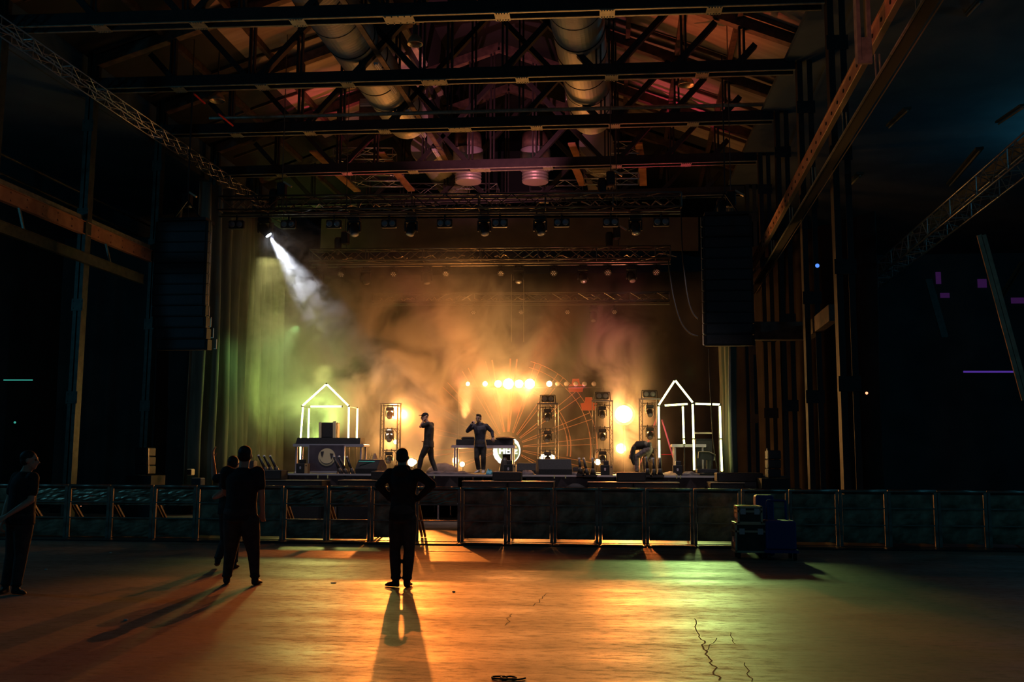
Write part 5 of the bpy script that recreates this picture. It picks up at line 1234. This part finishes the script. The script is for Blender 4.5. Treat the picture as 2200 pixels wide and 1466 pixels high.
# the man at the picture edge
b0 = UZ(38, 1277, 0); k = 1.6/(1277-995)
J = PJ(38, 1277, k, dict(head=(46, 990, .0), neck=(38, 1016, 0), chest=(36, 1042, 0), waist=(34, 1088, 0), pelvis=(33, 1118, 0),
     shL=(12, 1028, .08), elL=(2, 1075, .02), haL=(5, 1118, -.12), shR=(60, 1028, -.05), elR=(66, 1075, -.1), haR=(22, 1110, -.22),
     hipL=(22, 1124, .03), knL=(14, 1195, .05), anL=(4, 1256, .05), toeL=(2, 1266, -.05), hipR=(45, 1124, -.03), knR=(42, 1195, -.02), anR=(36, 1262, -.03), toeR=(54, 1271, -.05)))
person('person at the picture edge with hands clasped in front, orange rim light on the face', b0, J, None, (.95, .25, 0), sleeve='short', stout=1.1, top='blackcloth', vox=.013)
# performers
def prod(px, Y): return SP(px, Y)
Yp = 28.9; kk_ = 1/(F_PX/29.05)
b0 = SP(915, Yp); fy_ = 1017
J = PJ(915, fy_, kk_, dict(head=(910.5, 895, 0), neck=(918, 906.5, 0), chest=(921, 918, 0), waist=(920, 944, 0), pelvis=(920, 955, 0),
     shL=(919, 910.5, -.13), elL=(904, 916, -.16), haL=(910.5, 901.5, -.10), shR=(924, 910.5, .15), elR=(921, 929, .2), haR=(913, 941, .15),
     hipL=(917, 959, -.08), knL=(905.5, 982, -.09), anL=(900.5, 1008, -.08), toeL=(894, 1013, -.08), hipR=(922, 959, .08), knR=(925.5, 984, .08), anR=(936, 1007, .08), toeR=(930, 1013, .08)))
def A_extra(body, g):
    o = MB().lathe(g('haL')+V((.0, 0, -.03)), (.1, 0, 1), [(-.01, .036), (.02, .037)], 12).build('watch', M['hair'], None); o.parent = body
person('person in black tee and peaked cap striding across the deck, hand at the ear', b0, J, None, (-1, -.12, -.05), cap_=True, sleeve='short', vox=.010, shoe='sole', top='shirt', pants='trous', extra=A_extra,
       hands=(('L', ((.25, .1, 1), (.6, .7, 0), (-.3, -.6, 0), .5)),))
b0 = SP(1033, Yp)
J = PJ(1033, fy_+1, kk_, dict(head=(1027.5, 899, -.05), neck=(1030, 911, 0), chest=(1031, 923, 0), waist=(1031, 944, 0), pelvis=(1031.5, 956, 0),
     shL=(1017, 915, 0), elL=(1004.5, 926, -.10), haL=(1014, 912, -.20), shR=(1044, 915, 0), elR=(1056, 927, .05), haR=(1058.5, 938.5, -.02),
     hipL=(1026, 960, 0), knL=(1024.5, 982, -.07), anL=(1028, 1007, 0), toeL=(1023, 1013, -.12), hipR=(1037.5, 960, 0), knR=(1039, 982, -.05), anR=(1038.5, 1007, .0), toeR=(1039, 1013, -.15)))
def B_extra(body, g):
    w = g('haL'); d = V((-.5, .2, -.62)).normalized(); c = w+V((.055, -.03, .055))
    mt_ = MB().lathe(c+V((.0, .02, .02)), d, [(0, .018), (.02, .027), (.05, .026), (.06, .018), (.2, .014)], 12).build('microphone', M['black'], None, True)
    tag(mt_, 'black microphone held at the singer\'s mouth', 'microphone')
person('person singing into a microphone in a dark zipped jacket and ripped jeans, facing the hall', b0, J, None, (-.35, -1, -.05), hair='quiff', hood=True, top='navy', pants='trous', shoe='sole', vox=.010, extra=B_extra,
       hands=(('L', ((.55, -.1, .6), (.4, .9, -.1), (-.5, 0, .8), 1.1)),))
# stooping technician
b0 = SP(1380, 30.2); k = 1/(F_PX/30.4)
J = PJ(1380, 1012, k, dict(head=(1357, 968, -.05), neck=(1360, 957, 0), chest=(1367, 951, 0), waist=(1384, 949, 0), pelvis=(1394, 953, 0),
     shL=(1362, 957, -.16), elL=(1358, 975, -.2), haL=(1362, 990, -.2), shR=(1363, 955, .16), elR=(1358, 974, .2), haR=(1364, 990, .15),
     hipL=(1394, 958, -.09), knL=(1367, 974, -.1), anL=(1368, 1004, -.1), toeL=(1361, 1009, -.12), hipR=(1396, 958, .09), knR=(1385, 980, .1), anR=(1387, 1004, .1), toeR=(1380, 1009, .1)))
person('person stooping over the deck in dark top and grey jeans before the tower', b0, J, None, (-.6, -.1, -.8), sleeve='long', top='blackcloth', pants='jeans', vox=.011)
# ------------------------------------------------------------------ smoke
def smoke(name, label, x0, x1, y0, y1, z0, z1, blobs, base, dens, nscale, lo, hi, stretch=(1, 1, 1), aniso=.1, nd=3, col=(1, 1, 1), beam=None, step=0):
    m = bpy.data.materials.new(name); m.use_nodes = True; nt = m.node_tree; nt.nodes.clear(); N = nt.nodes.new; L = nt.links.new
    out = N('ShaderNodeOutputMaterial'); vs = N('ShaderNodeVolumeScatter'); L(vs.outputs[0], out.inputs['Volume']); vs.inputs['Anisotropy'].default_value = aniso; vs.inputs['Color'].default_value = (*col, 1)
    tc = N('ShaderNodeTexCoord'); pos = tc.outputs['Object']
    mp = N('ShaderNodeMapping'); L(pos, mp.inputs[0]); mp.inputs['Scale'].default_value = stretch
    nz = N('ShaderNodeTexNoise'); L(mp.outputs[0], nz.inputs['Vector']); nz.inputs['Scale'].default_value = nscale; nz.inputs['Detail'].default_value = nd; nz.inputs['Distortion'].default_value = .9; nz.inputs['Roughness'].default_value = .62
    mr = N('ShaderNodeMapRange'); L(nz.outputs[0], mr.inputs[0]); mr.inputs[1].default_value = lo; mr.inputs[2].default_value = hi; mr.clamp = True; mr.interpolation_type = 'SMOOTHSTEP'
    def M_(op, a, b=None):
        n = N('ShaderNodeMath'); n.operation = op
        for i, x in enumerate((a, b)):
            if x is None: continue
            if isinstance(x, (int, float)): n.inputs[i].default_value = x
            else: L(x, n.inputs[i])
        return n.outputs[0]
    tot = None
    for c, r, w in blobs:
        q = N('ShaderNodeVectorMath'); q.operation = 'SUBTRACT'; L(pos, q.inputs[0]); q.inputs[1].default_value = tuple(c)
        q2 = N('ShaderNodeVectorMath'); q2.operation = 'DIVIDE'; L(q.outputs[0], q2.inputs[0]); q2.inputs[1].default_value = tuple(r)
        q3 = N('ShaderNodeVectorMath'); q3.operation = 'DOT_PRODUCT'; L(q2.outputs[0], q3.inputs[0]); L(q2.outputs[0], q3.inputs[1])
        e = M_('MULTIPLY', M_('EXPONENT', M_('MULTIPLY', q3.outputs['Value'], -1.0)), w)
        tot = e if tot is None else M_('ADD', tot, e)
    d = M_('MULTIPLY', mr.outputs[0], tot)
    bc, br = (UY(1000, 830, 33.6), (4.6, 3.2, 2.5)) if beam is None else beam
    q = N('ShaderNodeVectorMath'); q.operation = 'SUBTRACT'; L(pos, q.inputs[0]); q.inputs[1].default_value = tuple(bc)
    q2 = N('ShaderNodeVectorMath'); q2.operation = 'DIVIDE'; L(q.outputs[0], q2.inputs[0]); q2.inputs[1].default_value = br
    q3 = N('ShaderNodeVectorMath'); q3.operation = 'DOT_PRODUCT'; L(q2.outputs[0], q3.inputs[0]); L(q2.outputs[0], q3.inputs[1])
    thin = M_('MULTIPLY', M_('EXPONENT', M_('MULTIPLY', q3.outputs['Value'], -1.0)), base)
    d = M_('MULTIPLY', M_('ADD', d, thin), dens); L(d, vs.inputs['Density'])
    o = MB().box(((x0+x1)/2, (y0+y1)/2, (z0+z1)/2), (x1-x0, y1-y0, z1-z0)).build(name, m); tag(o, label, 'smoke', None, 'stuff')
    return o
B = lambda px, py, Y, rx, ry, rz, w: (UY(px, py, Y), (rx, ry, rz), w)
blobs = [B(640, 800, 33.5, 2.2, 2.0, 2.2, .75), B(600, 660, 33.5, 1.8, 1.8, 1.8, .45), B(850, 800, 33.5, 2.2, 1.6, 1.7, 1.5), B(950, 900, 33.8, 2.0, 1.2, 1.5, 2.3), B(1080, 843, 35.3, 1.5, .5, .5, 5), B(690, 820, 32.6, 1.3, .9, 1.1, 1.2), B(1342, 900, 33.6, .5, .5, .7, 2.5), B(1334, 955, 33.8, .28, .4, .6, 3), B(852, 888, 33.6, .4, .4, .5, 2),
         B(970, 670, 32.6, 2.1, 1.3, 1.4, 1.2), B(760, 700, 33.6, 2.0, 1.6, 1.6, 1.0), B(1330, 790, 34.0, .95, 1.0, 1.8, 1.4), B(1345, 930, 34.0, .8, 1.0, 1.1, 1.4), B(1130, 730, 35, 3.0, 1.5, 1.5, .35), B(1240, 960, 35.5, 2.0, 1.5, .9, .5)]
smoke('stage_smoke', 'billowing stage smoke hanging between the lighting trusses and the deck', UY(440, 800, 34).x, UY(1570, 800, 34).x, 30.2, 36.6, ZS+.02, UY(1000, 560, 34).z, blobs, .07, .46, .62, .41, .60, (1, .7, .85), .1, 6)
bb = [B(594, 512, 29.3, .35, .6, .4, 1.6), B(604, 540, 29.3, .5, .6, .5, .8), B(640, 575, 29.5, .8, .7, .7, 1.2), B(700, 640, 29.8, 1.0, .8, .8, .8), B(640, 640, 29.8, .8, .8, .8, .4)]
smoke('beam_smoke', 'thin drifting smoke caught by the white beam below the front truss', UY(540, 600, 29.3).x, UY(860, 600, 29.3).x, 28.5, 30.15, UY(700, 760, 29.3).z, UY(570, 484, 29.3).z, bb, .0, .95, 2.1, .44, .58, (1, .8, 1), .1, 6)
